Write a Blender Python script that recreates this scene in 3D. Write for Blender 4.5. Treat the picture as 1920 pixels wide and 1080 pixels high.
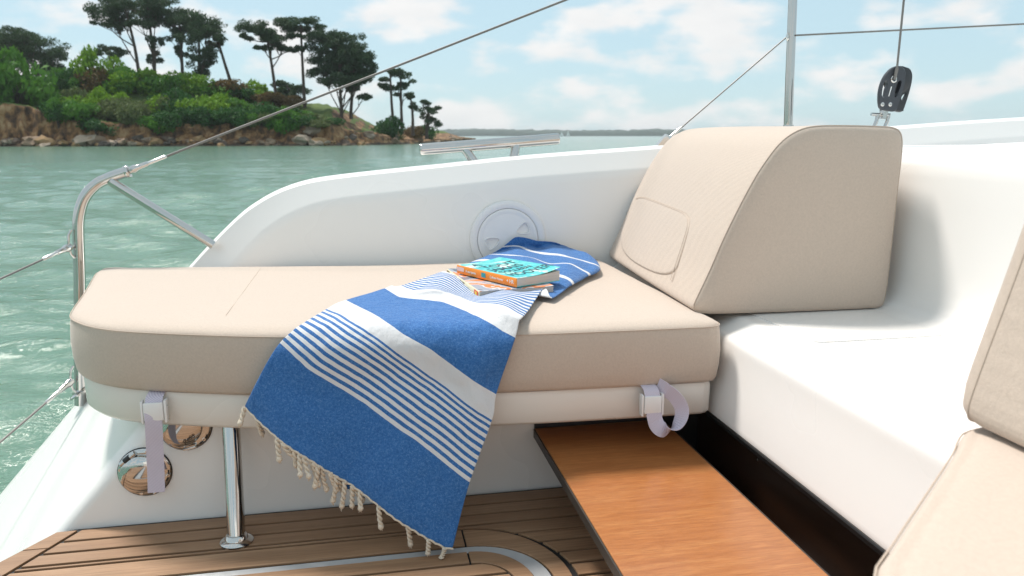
import bpy, bmesh, math, random
import numpy as np
from mathutils import Vector, Matrix, noise as mnoise
random.seed(7); rng = np.random.default_rng(7)
for o in list(bpy.data.objects): bpy.data.objects.remove(o)
scene = bpy.context.scene; COL = scene.collection
R = math.radians

# ------------------------------------------------------------------ camera
CAM_H, CAM_YAW, FPX = 0.84, R(11.0), 1450.0
CAM_PITCH = math.atan((540-254)/FPX)
cd = bpy.data.cameras.new('camera'); cam = bpy.data.objects.new('camera', cd); COL.objects.link(cam)
cd.sensor_width = 36; cd.lens = 36*FPX/1920; cd.clip_start = .02; cd.clip_end = 30000
cam.location = (0, 0, CAM_H); cam.rotation_euler = (math.pi/2-CAM_PITCH, 0, -CAM_YAW)
cd.dof.use_dof = True; cd.dof.focus_distance = 1.75; cd.dof.aperture_fstop = 7.5
scene.camera = cam
# ------------------------------------------------------------------ sky, sun, exposure
SUN = Vector((-.32, .42, 1.0)).normalized()                 # towards the sun
w = bpy.data.worlds.new('World'); scene.world = w; w.use_nodes = True
nt = w.node_tree; N = nt.nodes; L = nt.links; N.clear()
def nd(t, **k):
    n = N.new(t)
    for a, b in k.items(): setattr(n, a, b)
    return n
sky = nd('ShaderNodeTexSky', sky_type='NISHITA', sun_disc=False, sun_elevation=math.asin(SUN.z),
         sun_rotation=math.atan2(SUN.x, SUN.y), altitude=0, air_density=1.0, dust_density=.6, ozone_density=2.5)
tc = nd('ShaderNodeTexCoord'); mp = nd('ShaderNodeMapping'); mp.inputs['Scale'].default_value = (1, 1, 2.3)
mp.inputs['Location'].default_value = (3.1, 1.7, .35)
L.new(tc.outputs['Generated'], mp.inputs['Vector'])
n1 = nd('ShaderNodeTexNoise'); n1.inputs['Scale'].default_value = 9.0; n1.inputs['Detail'].default_value = 7; n1.inputs['Roughness'].default_value = .48; n1.inputs['Distortion'].default_value = .05
L.new(mp.outputs[0], n1.inputs['Vector'])
cr = nd('ShaderNodeValToRGB'); cr.color_ramp.elements[0].position = .455; cr.color_ramp.elements[1].position = .625; cr.color_ramp.interpolation = 'EASE'
L.new(n1.outputs['Fac'], cr.inputs[0])
n2 = nd('ShaderNodeTexNoise'); n2.inputs['Scale'].default_value = 11; n2.inputs['Detail'].default_value = 6
L.new(mp.outputs[0], n2.inputs['Vector'])
cc = nd('ShaderNodeMix', data_type='RGBA'); cc.inputs[6].default_value = (2.6, 2.65, 2.68, 1); cc.inputs[7].default_value = (3.6, 3.45, 3.35, 1)
L.new(n2.outputs['Fac'], cc.inputs[0])
cf = nd('ShaderNodeMath', operation='MULTIPLY'); cf.inputs[1].default_value = .92; L.new(cr.outputs[0], cf.inputs[0])
# thin high veil that evens out the clear sky
veil = nd('ShaderNodeMix', data_type='RGBA'); veil.inputs[0].default_value = .9; veil.inputs[7].default_value = (1.68, 2.28, 2.5, 1)
L.new(sky.outputs[0], veil.inputs[6])
mx = nd('ShaderNodeMix', data_type='RGBA'); L.new(cf.outputs[0], mx.inputs[0]); L.new(veil.outputs[2], mx.inputs[6]); L.new(cc.outputs[2], mx.inputs[7])
bg = nd('ShaderNodeBackground'); bg.inputs[1].default_value = .1; L.new(mx.outputs[2], bg.inputs[0])
ow = nd('ShaderNodeOutputWorld'); L.new(bg.outputs[0], ow.inputs[0])
sd = bpy.data.lights.new('sun', 'SUN'); so = bpy.data.objects.new('sun', sd); COL.objects.link(so)
sd.energy = 1.4; sd.angle = R(10); sd.color = (1, .94, .87)
so.rotation_euler = SUN.to_track_quat('Z', 'Y').to_euler(); so.location = (-10, 12, 15)
vs = scene.view_settings; vs.view_transform = 'Standard'; vs.look = 'None'; vs.gamma = 1; vs.use_curve_mapping = False; vs.exposure = 1.62
scene.render.engine = 'CYCLES'; scene.cycles.max_bounces = 8; scene.cycles.diffuse_bounces = 5; scene.cycles.sample_clamp_indirect = 8

# ------------------------------------------------------------------ materials
class G:
    def __init__(s, name):
        s.m = bpy.data.materials.new(name); s.m.use_nodes = True; s.t = s.m.node_tree
        s.b = s.t.nodes['Principled BSDF']; s.out = s.t.nodes['Material Output']
    def n(s, t, ins=None, **k):
        x = s.t.nodes.new(t)
        for a, b in k.items(): setattr(x, a, b)
        for a, b in (ins or {}).items():
            if isinstance(b, bpy.types.NodeSocket): s.t.links.new(b, x.inputs[a])
            else: x.inputs[a].default_value = b
        return x
    def math(s, op, a, b=0.0, c=0.0): return s.n('ShaderNodeMath', {0: a, 1: b, 2: c}, operation=op).outputs[0]
    def mix(s, f, a, b, mode='MIX'):
        x = s.n('ShaderNodeMix', data_type='RGBA', blend_type=mode)
        for i, v in ((0, f), (6, a), (7, b)):
            if isinstance(v, bpy.types.NodeSocket): s.t.links.new(v, x.inputs[i])
            else: x.inputs[i].default_value = v if i == 0 else (*v[:3], 1)
        return x.outputs[2]
    def set(s, **k):
        for a, b in k.items():
            a = a.replace('_', ' ')
            if isinstance(b, bpy.types.NodeSocket): s.t.links.new(b, s.b.inputs[a])
            else: s.b.inputs[a].default_value = (*b, 1) if isinstance(b, tuple) and len(b) == 3 else b
    def coord(s, kind='Object', scale=(1, 1, 1), rot=(0, 0, 0)):
        c = s.n('ShaderNodeTexCoord'); return s.n('ShaderNodeMapping', {'Vector': c.outputs[kind], 'Scale': scale, 'Rotation': rot}).outputs[0]
    def noise(s, v, scale, detail=4, rough=.5, dist=0): return s.n('ShaderNodeTexNoise', {'Vector': v, 'Scale': scale, 'Detail': detail, 'Roughness': rough, 'Distortion': dist}).outputs['Fac']
    def ramp(s, f, stops, interp='LINEAR'):
        x = s.n('ShaderNodeValToRGB', {0: f}); r = x.color_ramp; r.interpolation = interp
        while len(r.elements) < len(stops): r.elements.new(.5)
        for e, (p, c) in zip(r.elements, stops): e.position = p; e.color = (*c, 1) if len(c) == 3 else c
        return x.outputs[0]
    def bump(s, h, strength=.3, dist=.002): s.set(Normal=s.n('ShaderNodeBump', {'Height': h, 'Strength': strength, 'Distance': dist}).outputs[0])
def sat(c, k): return tuple(x*k for x in c)
def plain(name, col, rough=.5, metal=0., var=.06, scale=30, bump=0, coat=0.):
    g = G(name); v = g.coord(); f = g.noise(v, scale, 5)
    g.set(Base_Color=g.mix(f, sat(col, 1-var), sat(col, 1+var)), Roughness=g.math('MULTIPLY_ADD', f, .12, rough-.06), Metallic=metal, Coat_Weight=coat)
    if bump: g.bump(f, bump, .003)
    return g.m
def gelcoat(name, col, rough=.28):
    g = G(name); v = g.coord(); f = g.noise(v, 1.7, 3); f2 = g.noise(v, 90, 3)
    g.set(Base_Color=g.mix(f, sat(col, .97), col), Roughness=g.math('MULTIPLY_ADD', f, .16, rough-.08), Coat_Weight=.15, Coat_Roughness=.15)
    g.bump(f2, .02, .002); return g.m
def steel(name, tint=(.58, .565, .545), rough=.07):
    g = G(name); v = g.coord(); f = g.noise(v, 60, 4)
    g.set(Base_Color=tint, Metallic=1., Roughness=g.math('MULTIPLY_ADD', f, .06, rough-.02)); return g.m
def fabric(name, col, per=.0054):
    g = G(name); c = g.n('ShaderNodeTexCoord').outputs['Object']
    k = 2*math.pi/per
    sx = g.n('ShaderNodeSeparateXYZ', {0: c})
    a = g.math('SINE', g.math('MULTIPLY', g.math('ADD', g.math('ADD', sx.outputs[0], sx.outputs[1]), g.math('MULTIPLY', sx.outputs[2], .9)), k))
    b = g.math('SINE', g.math('MULTIPLY', g.math('ADD', g.math('SUBTRACT', sx.outputs[0], sx.outputs[1]), g.math('MULTIPLY', sx.outputs[2], -1.7)), k))
    wv = g.math('MULTIPLY_ADD', g.math('MULTIPLY', a, b), .5, .5)
    f = g.noise(c, 210, 4, .7); big = g.noise(c, 6, 4)
    h = g.math('MULTIPLY_ADD', f, .78, g.math('MULTIPLY', wv, .22))
    base = g.mix(h, sat(col, .74), sat(col, 1.16))
    base = g.mix(g.math('MULTIPLY', big, .35), base, sat(col, .88))
    g.set(Base_Color=base, Roughness=.92, Sheen_Weight=.25, Sheen_Roughness=.4)
    h2 = g.math('MULTIPLY_ADD', g.noise(c, 9, 3), 2.5, h)
    g.bump(h2, .5, .0016); return g.m
def wood(name, c0, c1, c2, axis='x', rough=.5, coat=0., scale=1.0, fleck=.35):
    g = G(name); oi = g.n('ShaderNodeObjectInfo').outputs['Random']
    c = g.n('ShaderNodeTexCoord').outputs['Object']
    off = g.n('ShaderNodeCombineXYZ', {0: g.math('MULTIPLY', oi, 7.3), 1: g.math('MULTIPLY', oi, 3.1), 2: oi})
    c = g.n('ShaderNodeVectorMath', {0: c, 1: off.outputs[0]}, operation='ADD').outputs[0]
    st = (2.2, 34, 34) if axis == 'x' else (34, 2.2, 34)
    v = g.n('ShaderNodeMapping', {'Vector': c, 'Scale': tuple(x*scale for x in st)}).outputs[0]
    f = g.noise(v, 1.0, 6, .6, .35); st2 = (9, 330, 330) if axis == 'x' else (330, 9, 330)
    f2 = g.noise(g.n('ShaderNodeMapping', {'Vector': c, 'Scale': tuple(x*scale for x in st2)}).outputs[0], 1.0, 3, .6)
    col = g.ramp(f, [(.25, c0), (.5, c1), (.75, c2)])
    col = g.mix(g.math('MULTIPLY', g.ramp(f2, [(.42, (1, 1, 1)), (.56, (0, 0, 0))]), fleck), col, sat(c0, .55))
    col = g.mix(g.math('MULTIPLY_ADD', oi, .5, 0), col, sat(c0, .8))
    g.set(Base_Color=col, Roughness=rough, Coat_Weight=coat, Coat_Roughness=.1)
    g.bump(f2, .12, .0008); return g.m
M = {}
M['gel'] = gelcoat('white_gelcoat', (.87, .85, .825)); M['cream'] = gelcoat('cream_gelcoat', (.78, .735, .68))
M['steel'] = steel('polished_steel'); M['steel_dull'] = steel('steel_fitting', (.70, .69, .67), .2)
M['wire'] = plain('wire_rope', (.20, .19, .18), .5, .4, .2, 400)
M['fabric'] = fabric('beige_fabric', (.585, .485, .405)); M['pipe'] = plain('beige_piping', (.53, .435, .36), .9)
M['teak'] = wood('teak', (.27, .15, .08), (.39, .23, .13), (.50, .31, .185))
M['table'] = wood('varnished_wood', (.38, .13, .038), (.56, .225, .075), (.70, .34, .125), 'x', .28, .3, 3.0, .6)
M['edge'] = plain('dark_edge_band', (.035, .028, .022), .45); M['kick'] = wood('dark_varnished_wood', (.018, .007, .004), (.032, .013, .006), (.05, .02, .009), 'y', .35, .15)
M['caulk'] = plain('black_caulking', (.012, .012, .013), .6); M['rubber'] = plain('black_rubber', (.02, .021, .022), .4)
M['alu'] = plain('grey_gutter', (.50, .51, .52), .35, .3, .05, 60)
M['plastic'] = plain('white_plastic', (.82, .815, .81), .35, 0, .02); M['blk'] = plain('black_plastic', (.03, .032, .036), .42, 0, .15, 80)
M['metalgrey'] = plain('grey_cheek', (.06, .065, .075), .4, .3, .1)
def webbing():
    g = G('lilac_webbing'); c = g.n('ShaderNodeTexCoord').outputs['Object']; sx = g.n('ShaderNodeSeparateXYZ', {0: c})
    a = g.math('SINE', g.math('MULTIPLY', g.math('ADD', sx.outputs[2], g.math('MULTIPLY', sx.outputs[0], .6)), 1900)); h = g.math('MULTIPLY_ADD', a, .5, .5)
    g.set(Base_Color=g.mix(h, (.52, .47, .58), (.68, .63, .72)), Roughness=.8, Sheen_Weight=.2); g.bump(h, .4, .0008); return g.m
M['web'] = webbing()

# ------------------------------------------------------------------ mesh helpers
def cat_rom(p, n, closed=False):
    p = [Vector(q) for q in p]; out = []; m = len(p); segs = m if closed else m-1
    for i in range(segs):
        a, b, c, d = ((p[(i-1) % m], p[i], p[(i+1) % m], p[(i+2) % m]) if closed else (p[max(i-1, 0)], p[i], p[i+1], p[min(i+2, m-1)]))
        for k in range(n):
            t = k/n; out.append(.5*((2*b)+(c-a)*t+(2*a-5*b+4*c-d)*t*t+(3*b-a-3*c+d)*t**3))
    if not closed: out.append(p[-1])
    return out
def chaikin(p, it=2, closed=False):
    p = [Vector(q) for q in p]
    for _ in range(it):
        q = [] if closed else [p[0]]
        for i in range(len(p) if closed else len(p)-1):
            a, b = p[i], p[(i+1) % len(p)]; q += [a*.75+b*.25, a*.25+b*.75]
        if not closed: q.append(p[-1])
        p = q
    return p
class MB:
    def __init__(s): s.v = []; s.f = []; s.mi = []; s.uv = None
    def add(s, vs, fs):
        o = len(s.v); s.v += [tuple(v) for v in vs]; s.f += [tuple(i+o for i in f) for f in fs]; return s
    def box(s, a, b, bev=0):
        bm = bmesh.new(); bmesh.ops.create_cube(bm, size=1)
        for v in bm.verts: v.co = Vector([a[i]+(v.co[i]+.5)*(b[i]-a[i]) for i in range(3)])
        if bev: bmesh.ops.bevel(bm, geom=bm.edges[:], offset=bev, segments=2, affect='EDGES', profile=.5)
        return s.bm(bm)
    def bm(s, bm):
        bm.verts.index_update(); s.add([v.co[:] for v in bm.verts], [[v.index for v in f.verts] for f in bm.faces]); bm.free(); return s
    def rings(s, rings, closed=True, cap0=True, cap1=True):
        n = len(rings[0]); vs = [p for r in rings for p in r]; fs = []
        for i in range(len(rings)-1):
            for j in range(n if closed else n-1):
                k = (j+1) % n; fs.append((i*n+j, i*n+k, (i+1)*n+k, (i+1)*n+j))
        if cap0: fs.append(tuple(range(n))[::-1])
        if cap1: fs.append(tuple((len(rings)-1)*n+j for j in range(n)))
        return s.add(vs, fs)
    def tube(s, path, r, n=10, caps=True):
        path = [Vector(p) for p in path]; rs = r if isinstance(r, (list, tuple)) else [r]*len(path); rings = []
        t0 = (path[1]-path[0]).normalized(); up = Vector((0, 0, 1)) if abs(t0.z) < .9 else Vector((1, 0, 0))
        nr = t0.cross(up).normalized()
        for i, p in enumerate(path):
            t = (path[min(i+1, len(path)-1)]-path[max(i-1, 0)]).normalized()
            nr = (nr-t*nr.dot(t)).normalized(); bn = t.cross(nr)
            rings.append([p+(nr*math.cos(a)+bn*math.sin(a))*rs[i] for a in [2*math.pi*k/n for k in range(n)]])
        return s.rings(rings, True, caps, caps)
    def lathe(s, prof, c=(0, 0, 0), axis=(0, 0, 1), n=32):
        q = Vector((0, 0, 1)).rotation_difference(Vector(axis)); c = Vector(c)
        return s.rings([[c+q @ Vector((r*math.cos(2*math.pi*k/n), r*math.sin(2*math.pi*k/n), h)) for k in range(n)] for r, h in prof])
    def prism(s, poly, z0, z1): return s.rings([[(x, y, z0) for x, y in poly], [(x, y, z1) for x, y in poly]])
def link(name, me, mat, parent=None, loc=(0, 0, 0)):
    o = bpy.data.objects.new(name, me); COL.objects.link(o); o.location = loc
    if mat is not None and not me.materials: me.materials.append(mat)
    if parent: o.parent = parent
    return o
ORG = {}
def build(mb, name, mat, parent=None, smooth=True, at=None, angle=None, merge=False):
    """one mesh object; vertices are given in world space and stored relative to the thing's base"""
    if parent is not None: base = ORG[parent.name]
    else: base = Vector(at) if at is not None else Vector((0, 0, 0))
    me = bpy.data.meshes.new(name); me.from_pydata([(Vector(v)-base)[:] for v in mb.v], [], mb.f)
    bm = bmesh.new(); bm.from_mesh(me)
    if merge: bmesh.ops.remove_doubles(bm, verts=bm.verts[:], dist=1e-5)
    if not merge is None: bmesh.ops.recalc_face_normals(bm, faces=bm.faces[:])
    bm.to_mesh(me); bm.free()
    if smooth: me.polygons.foreach_set('use_smooth', [True]*len(me.polygons))
    o = link(name, me, mat, parent, (0, 0, 0) if parent is not None else base)
    ORG[o.name] = base
    if smooth and angle != 0:
        try: me.set_sharp_from_angle(angle=R(angle or 38))
        except Exception: pass
    return o
def empty(name, loc, label=None, cat=None, group=None):
    o = bpy.data.objects.new(name, None); COL.objects.link(o); o.location = loc; o.empty_display_size = .05; ORG[o.name] = Vector(loc)
    return tag(o, label, cat, group)
def tag(o, label=None, cat=None, group=None, kind=None):
    for k, v in (('label', label), ('category', cat), ('group', group), ('kind', kind)):
        if v: o[k] = v
    return o
def struct(o, label=None): return tag(o, label, None, None, 'structure')

# ------------------------------------------------------------------ sea
SEA = -0.91
def make_sea():
    rs = np.concatenate([np.geomspace(1.2, 60, 330), np.geomspace(61, 9000, 150)])
    a0 = np.radians(np.concatenate([np.linspace(-52, 6, 560), np.linspace(6.5, 60, 110), np.linspace(62, 308, 80)]))
    A, Rr = np.meshgrid(a0, rs); x = np.sin(A)*Rr; y = np.cos(A)*Rr; z = np.zeros_like(x)
    for i in range(46):
        lam = .28*(1.13**i) if i < 24 else rng.uniform(.3, 3.0)
        th = R(205)+rng.normal(0, .55); k = 2*math.pi/lam; ph = rng.uniform(0, 6.28)
        amp = .0068*lam**.85 if lam < 2 else .0068*2**.85*(2/lam)**.7
        cell = np.maximum(Rr*.0019, Rr*.012); fade = np.clip(lam/(2.5*cell)-.6, 0, 1)
        z += fade*amp*np.sin(k*(x*math.sin(th)+y*math.cos(th))+ph+.8*np.sin(.37*x+.21*y+i))
    n, m = x.shape; idx = np.arange(n*m).reshape(n, m); nx = np.roll(idx, -1, axis=1)
    f = np.stack([idx[:-1], nx[:-1], nx[1:], idx[1:]], -1).reshape(-1, 4)
    me = bpy.data.meshes.new('sea'); co = np.stack([x, y, z+SEA], -1).reshape(-1, 3)
    me.vertices.add(len(co)); me.vertices.foreach_set('co', co.ravel()); me.loops.add(f.size); me.loops.foreach_set('vertex_index', f.ravel())
    me.polygons.add(len(f)); me.polygons.foreach_set('loop_start', np.arange(0, f.size, 4)); me.polygons.foreach_set('loop_total', np.full(len(f), 4))
    me.polygons.foreach_set('use_smooth', np.ones(len(f), bool)); me.update(); me.validate()
    g = G('sea_water'); c = g.n('ShaderNodeTexCoord').outputs['Object']
    big = g.noise(g.n('ShaderNodeMapping', {'Vector': c, 'Scale': (.05, .16, 1)}).outputs[0], 1, 4)
    g.set(Base_Color=g.mix(big, (.080, .175, .120), (.160, .270, .205)), Roughness=.12, IOR=1.33)
    f1 = g.noise(g.n('ShaderNodeMapping', {'Vector': c, 'Scale': (1.0, 1.9, 1)}).outputs[0], 2.3, 6, .62, .4)
    f2 = g.noise(c, 11, 4, .55)
    g.bump(g.math('MULTIPLY_ADD', f2, .2, f1), .6, .10)
    return tag(link('sea', me, g.m), 'rippled green sea reaching to the horizon', 'sea', None, 'structure')
make_sea()

# ------------------------------------------------------------------ hull, transom slope and inner seat wall
def x_aft(y, z):          # plan line of the sloping stern
    if y >= 1.71: x = -.674-.27*(y-1.71)
    else: x = -.674-.62*(1.71-y) if y > 1.45 else -.835-.10*(1.45-y)
    return x+.88*z
hs = MB()
ys = [2.62, 2.58, 2.45, 2.3, 2.1, 1.95, 1.85, 1.80, 1.765]
rings = []
for zz in [-1.2, -.9, -.5, -.2, -.012, .03, .1, .16, .2, .2195]:
    xa = x_aft(1.71, zz)
    ring = [(3.4, 2.66, zz), (1.2, 2.66, zz), (x_aft(2.64, zz)+.10, 2.655, zz), (x_aft(2.64, zz)+.02, 2.645, zz)]
    ring += [(x_aft(y, zz), y, zz) for y in ys]
    for k in range(1, 7):           # rounded inner corner
        a = k/6*math.pi/2; ring.append((x_aft(1.765, zz)+.055*(1-math.cos(a))*.9, 1.765-.055*math.sin(a), zz))
    ring += [(-.2, 1.71, zz), (.2, 1.71, zz), (.5, 1.71, zz), (.86, 1.71, zz), (1.2, 1.71, zz), (3.4, 1.71, zz)]
    rings.append(ring)
hs.rings(rings)
hull = struct(build(hs, 'hull_side', M['gel'], angle=50), 'white hull wall below the seat with sloping stern edge'); hull['category'] = 'hull'
st = MB(); yy = [-2.6, -1.5, -.5, .4, .9, 1.2, 1.45, 1.55, 1.63, 1.70]
st.rings([[(x_aft(y, z), y, z) for y in yy]+[(1.5, 1.70, z), (1.5, -2.6, z)] for z in (-1.2, -.7, -.3, -.012)])
o = struct(build(st, 'stern_slope', M['gel'], angle=50), 'white sloping stern skirt dropping to the water below the deck'); o['category'] = 'stern'

# coaming: curved side moulding with a lighter bevelled band along its top
top = [(-.90, .02), (-.74, .205), (-.63, .33), (-.541, .432), (-.456, .521), (-.371, .600), (-.310, .642), (-.256, .670), (-.195, .692), (-.125, .707), (.0, .722), (.21, .742), (.561, .775), (.987, .803), (1.35, .832), (1.92, .872), (2.41, .903), (3.4, .95)]
T = [Vector((p.x, p.y)) for p in cat_rom([(a, b, 0) for a, b in top], 6)]
cm = MB(); sec = []
for i, p in enumerate(T):
    t = (T[min(i+1, len(T)-1)]-T[max(i-1, 0)]).normalized(); n = Vector((t.y, -t.x))        # inward/down
    wd = .066+.022*max(0, min(1, (-p.x-.1)/.4)); q = p+n*wd
    foot = min(.19, q.y-.02) if p.x > -.5 else q.y-.02
    sec.append([(p.x+n.x*.16, 2.655, p.y+n.y*.16-.02), (p.x+n.x*.03, 2.645, p.y+n.y*.03), (p.x, 2.625, p.y), (p.x, 2.56, p.y+.002), (p.x+n.x*.001, 2.535, p.y-.001),
                (p.x+n.x*.008, 2.520, p.y+n.y*.008), (q.x-n.x*.004, 2.487, q.y-n.y*.004), (q.x+n.x*.004, 2.482, q.y+n.y*.004), (q.x+n.x*.03, 2.478, q.y+n.y*.03), (q.x+n.x*.03, 2.462, foot)])
cm.rings(sec, False, False, False)
coam = struct(build(cm, 'coaming', M['gel'], angle=28, merge=True), 'curved white coaming rising behind the long seat cushion'); coam['category'] = 'coaming'

# bench moulding on the right with its back wall and side deck
prof = [(3.4, .815), (1.40, .803), (1.33, .800), (1.305, .782), (1.298, .73), (1.288, .55), (1.283, .475), (1.262, .437), (1.215, .425), (1.15, .4245), (.90, .4235), (.876, .4231), (.865, .4227), (.857, .4205), (.850, .4168), (.815, .3985), (.806, .393), (.801, .386), (.7985, .375), (.796, .355), (.772, .23), (.770, .216), (.774, .212), (.84, .211)]
P2 = chaikin([(a, 0, b) for a, b in prof], 1)
bn = MB(); bn.rings([[(p.x, y, p.z) for p in P2] for y in (-1.6, -.4, .5, 1.0, 1.4, 1.8, 2.2, 2.5)], False, False, False)
bench = struct(build(bn, 'bench_moulding', M['gel'], angle=35), 'white moulded bench with back wall beside the bolster cushion'); bench['category'] = 'bench'
g = G('non_skid'); c = g.coord('Object', (1, 1, 1), (0, 0, R(45))); sx = g.n('ShaderNodeSeparateXYZ', {0: c}); kk = 2*math.pi/.0105
h = g.math('MULTIPLY', g.math('SINE', g.math('MULTIPLY', sx.outputs[0], kk)), g.math('SINE', g.math('MULTIPLY', sx.outputs[1], kk)))
g.set(Base_Color=g.mix(g.math('MULTIPLY_ADD', h, .5, .5), (.80, .78, .755), (.87, .85, .825)), Roughness=.4); g.bump(h, .5, .002)
ns = MB(); pl = chaikin([(.90, 1.40, 0), (.905, 1.385, 0), (.92, 1.38, 0), (1.19, 1.38, 0), (1.2, 1.385, 0), (1.205, 1.40, 0), (1.205, 2.42, 0), (.90, 2.42, 0)], 2, True); ns.prism([(p.x, p.y) for p in pl], .420, .4262)
build(ns, 'non_skid_panel', g.m, bench, False)
lid = MB(); lid.box((1.03, .55, .424), (1.235, 1.06, .4262), .0006)
build(lid, 'locker_lid', M['gel'], bench)
gk = MB(); gk.tube([(.7735, -1.5, .2095), (.7735, .5, .2095), (.7735, 1.705, .2095)], .0048, 8)
gk.box((.7745, -1.5, .196), (.815, 1.705, .2085), .002)
build(gk, 'rubber_gasket', M['rubber'], bench)
kp = MB(); kp.box((.80, -1.5, .004), (.818, 1.70, .197), .002)
kick = build(kp, 'kick_panel', M['kick'], bench)
sc = MB()
for y in (1.40, .86): sc.lathe([(.0035, 0), (.0035, .001), (.001, .0016)], (.7995, y, .17), (-1, 0, 0), 10)
build(sc, 'screw', M['steel_dull'], kick)
rl = MB(); rl.box((.386, 1.7045, .1300), (.85, 1.7088, .2200)); rl.box((.700, 1.7035, .0008), (.85, 1.7040, .2200)); rl.box((.735, -.2, .0008), (.7985, 1.7025, .0035))  # black sheets behind and beside the table, painting in the deep shade there
build(rl, 'painted_shade_fill', M['rubber'], hull, False)
# the other side of the cockpit, unseen behind the camera, put in to bounce sunlight
op = chaikin([(0, -.78, -.02), (0, -.78, .05), (0, -.77, .36), (0, -.785, .41), (0, -.83, .43), (0, -1.30, .43), (0, -1.35, .44), (0, -1.37, .50), (0, -1.41, .76), (0, -1.45, .80), (0, -1.56, .80), (0, -1.60, .76), (0, -1.63, -.1), (0, -1.66, -1.2)], 2)
om = MB(); om.rings([[(x+max(0, -x-.3)*(p.z-.3)*.0, p.y, p.z) for p in op] for x in (-.72, -.2, .4, 1.2, 3.4)], False, False, False)
o = struct(build(om, 'opposite_seat_moulding', M['gel'], None, True, angle=60), 'white seat and coaming on the other side of the cockpit, behind the viewer'); o['category'] = 'bench'
# raised plinth on the side deck, top right
pb = MB(); pb.rings([[(1.95, 2.12, .795), (3.2, 1.9, .795), (3.2, 2.40, .795), (1.95, 2.25, .795)], [(2.0, 2.15, .812), (3.2, 1.97, .852), (3.2, 2.37, .852), (2.0, 2.23, .812)]])
build(pb, 'deck_plinth', M['gel'], bench, True)

# ------------------------------------------------------------------ teak cockpit floor, plank by plank
fb = MB(); fb.prism([(x_aft(y, 0)+.004, y) for y in (1.698, 1.63, 1.55, 1.45, 1.2, .5, -1.5)]+[(.83, -1.5), (.83, 1.708), (-.64, 1.708)], -.011, -.0045)
floor = struct(build(fb, 'cockpit_floor', M['caulk'], None, False), 'teak laid cockpit floor with black caulked joints'); floor['category'] = 'floor'
def plank(poly, mat='teak', z1=0., name='plank'):
    cx = sum(p[0] for p in poly)/len(poly); cy = sum(p[1] for p in poly)/len(poly)
    m = MB(); n = len(poly); ins = []
    for i in range(n):                                    # softened top arris
        a, b, c = Vector(poly[i-1]), Vector(poly[i]), Vector(poly[(i+1) % n])
        e1 = (b-a).normalized(); e2 = (c-b).normalized(); nn = Vector((-(e1.y+e2.y), e1.x+e2.x))
        ins.append(b+(nn.normalized()*.0008 if nn.length > 1e-6 else nn))
    m.rings([[(x, y, z1-.0058) for x, y in poly], [(x, y, z1-.0007) for x, y in poly], [(p.x, p.y, z1) for p in ins]], True, True, True)
    return build(m, name, M[mat], floor, False)
def ccw(p):
    a = sum(p[i-1][0]*p[i][1]-p[i][0]*p[i-1][1] for i in range(len(p))); return p if a > 0 else p[::-1]
GAP = .0075; HX, HY = .19, 1.32
def border_x(y): return -.655-.50*(1.628-y)             # joint with the stern margin plank
def arc(rx, ry, a0, a1, n=14): return [(HX+rx*math.cos(R(a0+(a1-a0)*i/n)), HY+ry*math.sin(R(a0+(a1-a0)*i/n))) for i in range(n+1)]
def outer_x(y):                                          # right-hand limit of the hatch margin plank
    s = (y-HY)/.218
    return HX+.192*math.sqrt(max(0, 1-s*s)) if s > 0 else HX+.192
rows = [(1.695, 1.6520), (1.6435, 1.6055), (1.597, 1.5590)]
for y1, y0 in rows: plank(ccw([(border_x(y0), y0), (.80, y0), (.80, y1), (border_x(y1), y1)]))
# narrow strip that runs out against the rounded margin
plank(ccw([(border_x(1.5448), 1.5448), (HX, 1.5448), (HX+.05, 1.5355), (HX+.085, 1.5225), (HX+.108, 1.507), (.80, 1.507), (.80, 1.5505), (border_x(1.5505), 1.5505)]))
for i in range(9):                                       # rows right of the hatch
    y1 = 1.5005-.0465*i; y0 = y1-.0385
    ys_ = [y0+(y1-y0)*k/4 for k in range(5)]
    plank(ccw([(outer_x(y)+GAP, y) for y in ys_]+[(.80, y1), (.80, y0)]))
# hatch margin plank: straight run, rounded corner, and side
plank(ccw([(border_x(1.474), 1.474), (HX-.004, 1.474), (HX-.004, 1.5365), (border_x(1.5365), 1.5365)]))
plank(ccw(arc(.1865, .2155, 0, 90)+[(HX, 1.474)]+arc(.151, .150, 90, 0)))
plank(ccw([(HX+.151, .55), (HX+.189, .55), (HX+.189, HY-.002), (HX+.151, HY-.002)]))
for yb, ya in ((1.47, 1.31), (1.31, 1.1), (1.1, .55)): plank(ccw([(border_x(ya)+.0, ya+.003), (-.62, ya+.003), (-.62, yb), (border_x(yb)+.0, yb)]))
# margin plank along the stern, mitred
for y1, y0 in ((1.695, 1.628), (1.625, 1.48), (1.477, 1.25), (1.247, .9)):
    plank(ccw([(x_aft(y0, 0)+.012, y0), (border_x(y0)-GAP*1.3, y0), (border_x(y1)-GAP*1.3, y1), (x_aft(y1, 0)+.012, y1)]))
# rows nearer the camera
for i in range(9): plank(ccw([(-.70, .547-.0465*i-.0400), (.80, .547-.0465*i-.0400), (.80, .547-.0465*i), (-.70, .547-.0465*i)]))
plank(ccw([(-.70, -1.45), (.80, -1.45), (.80, .125), (-.70, .125)]))
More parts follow.
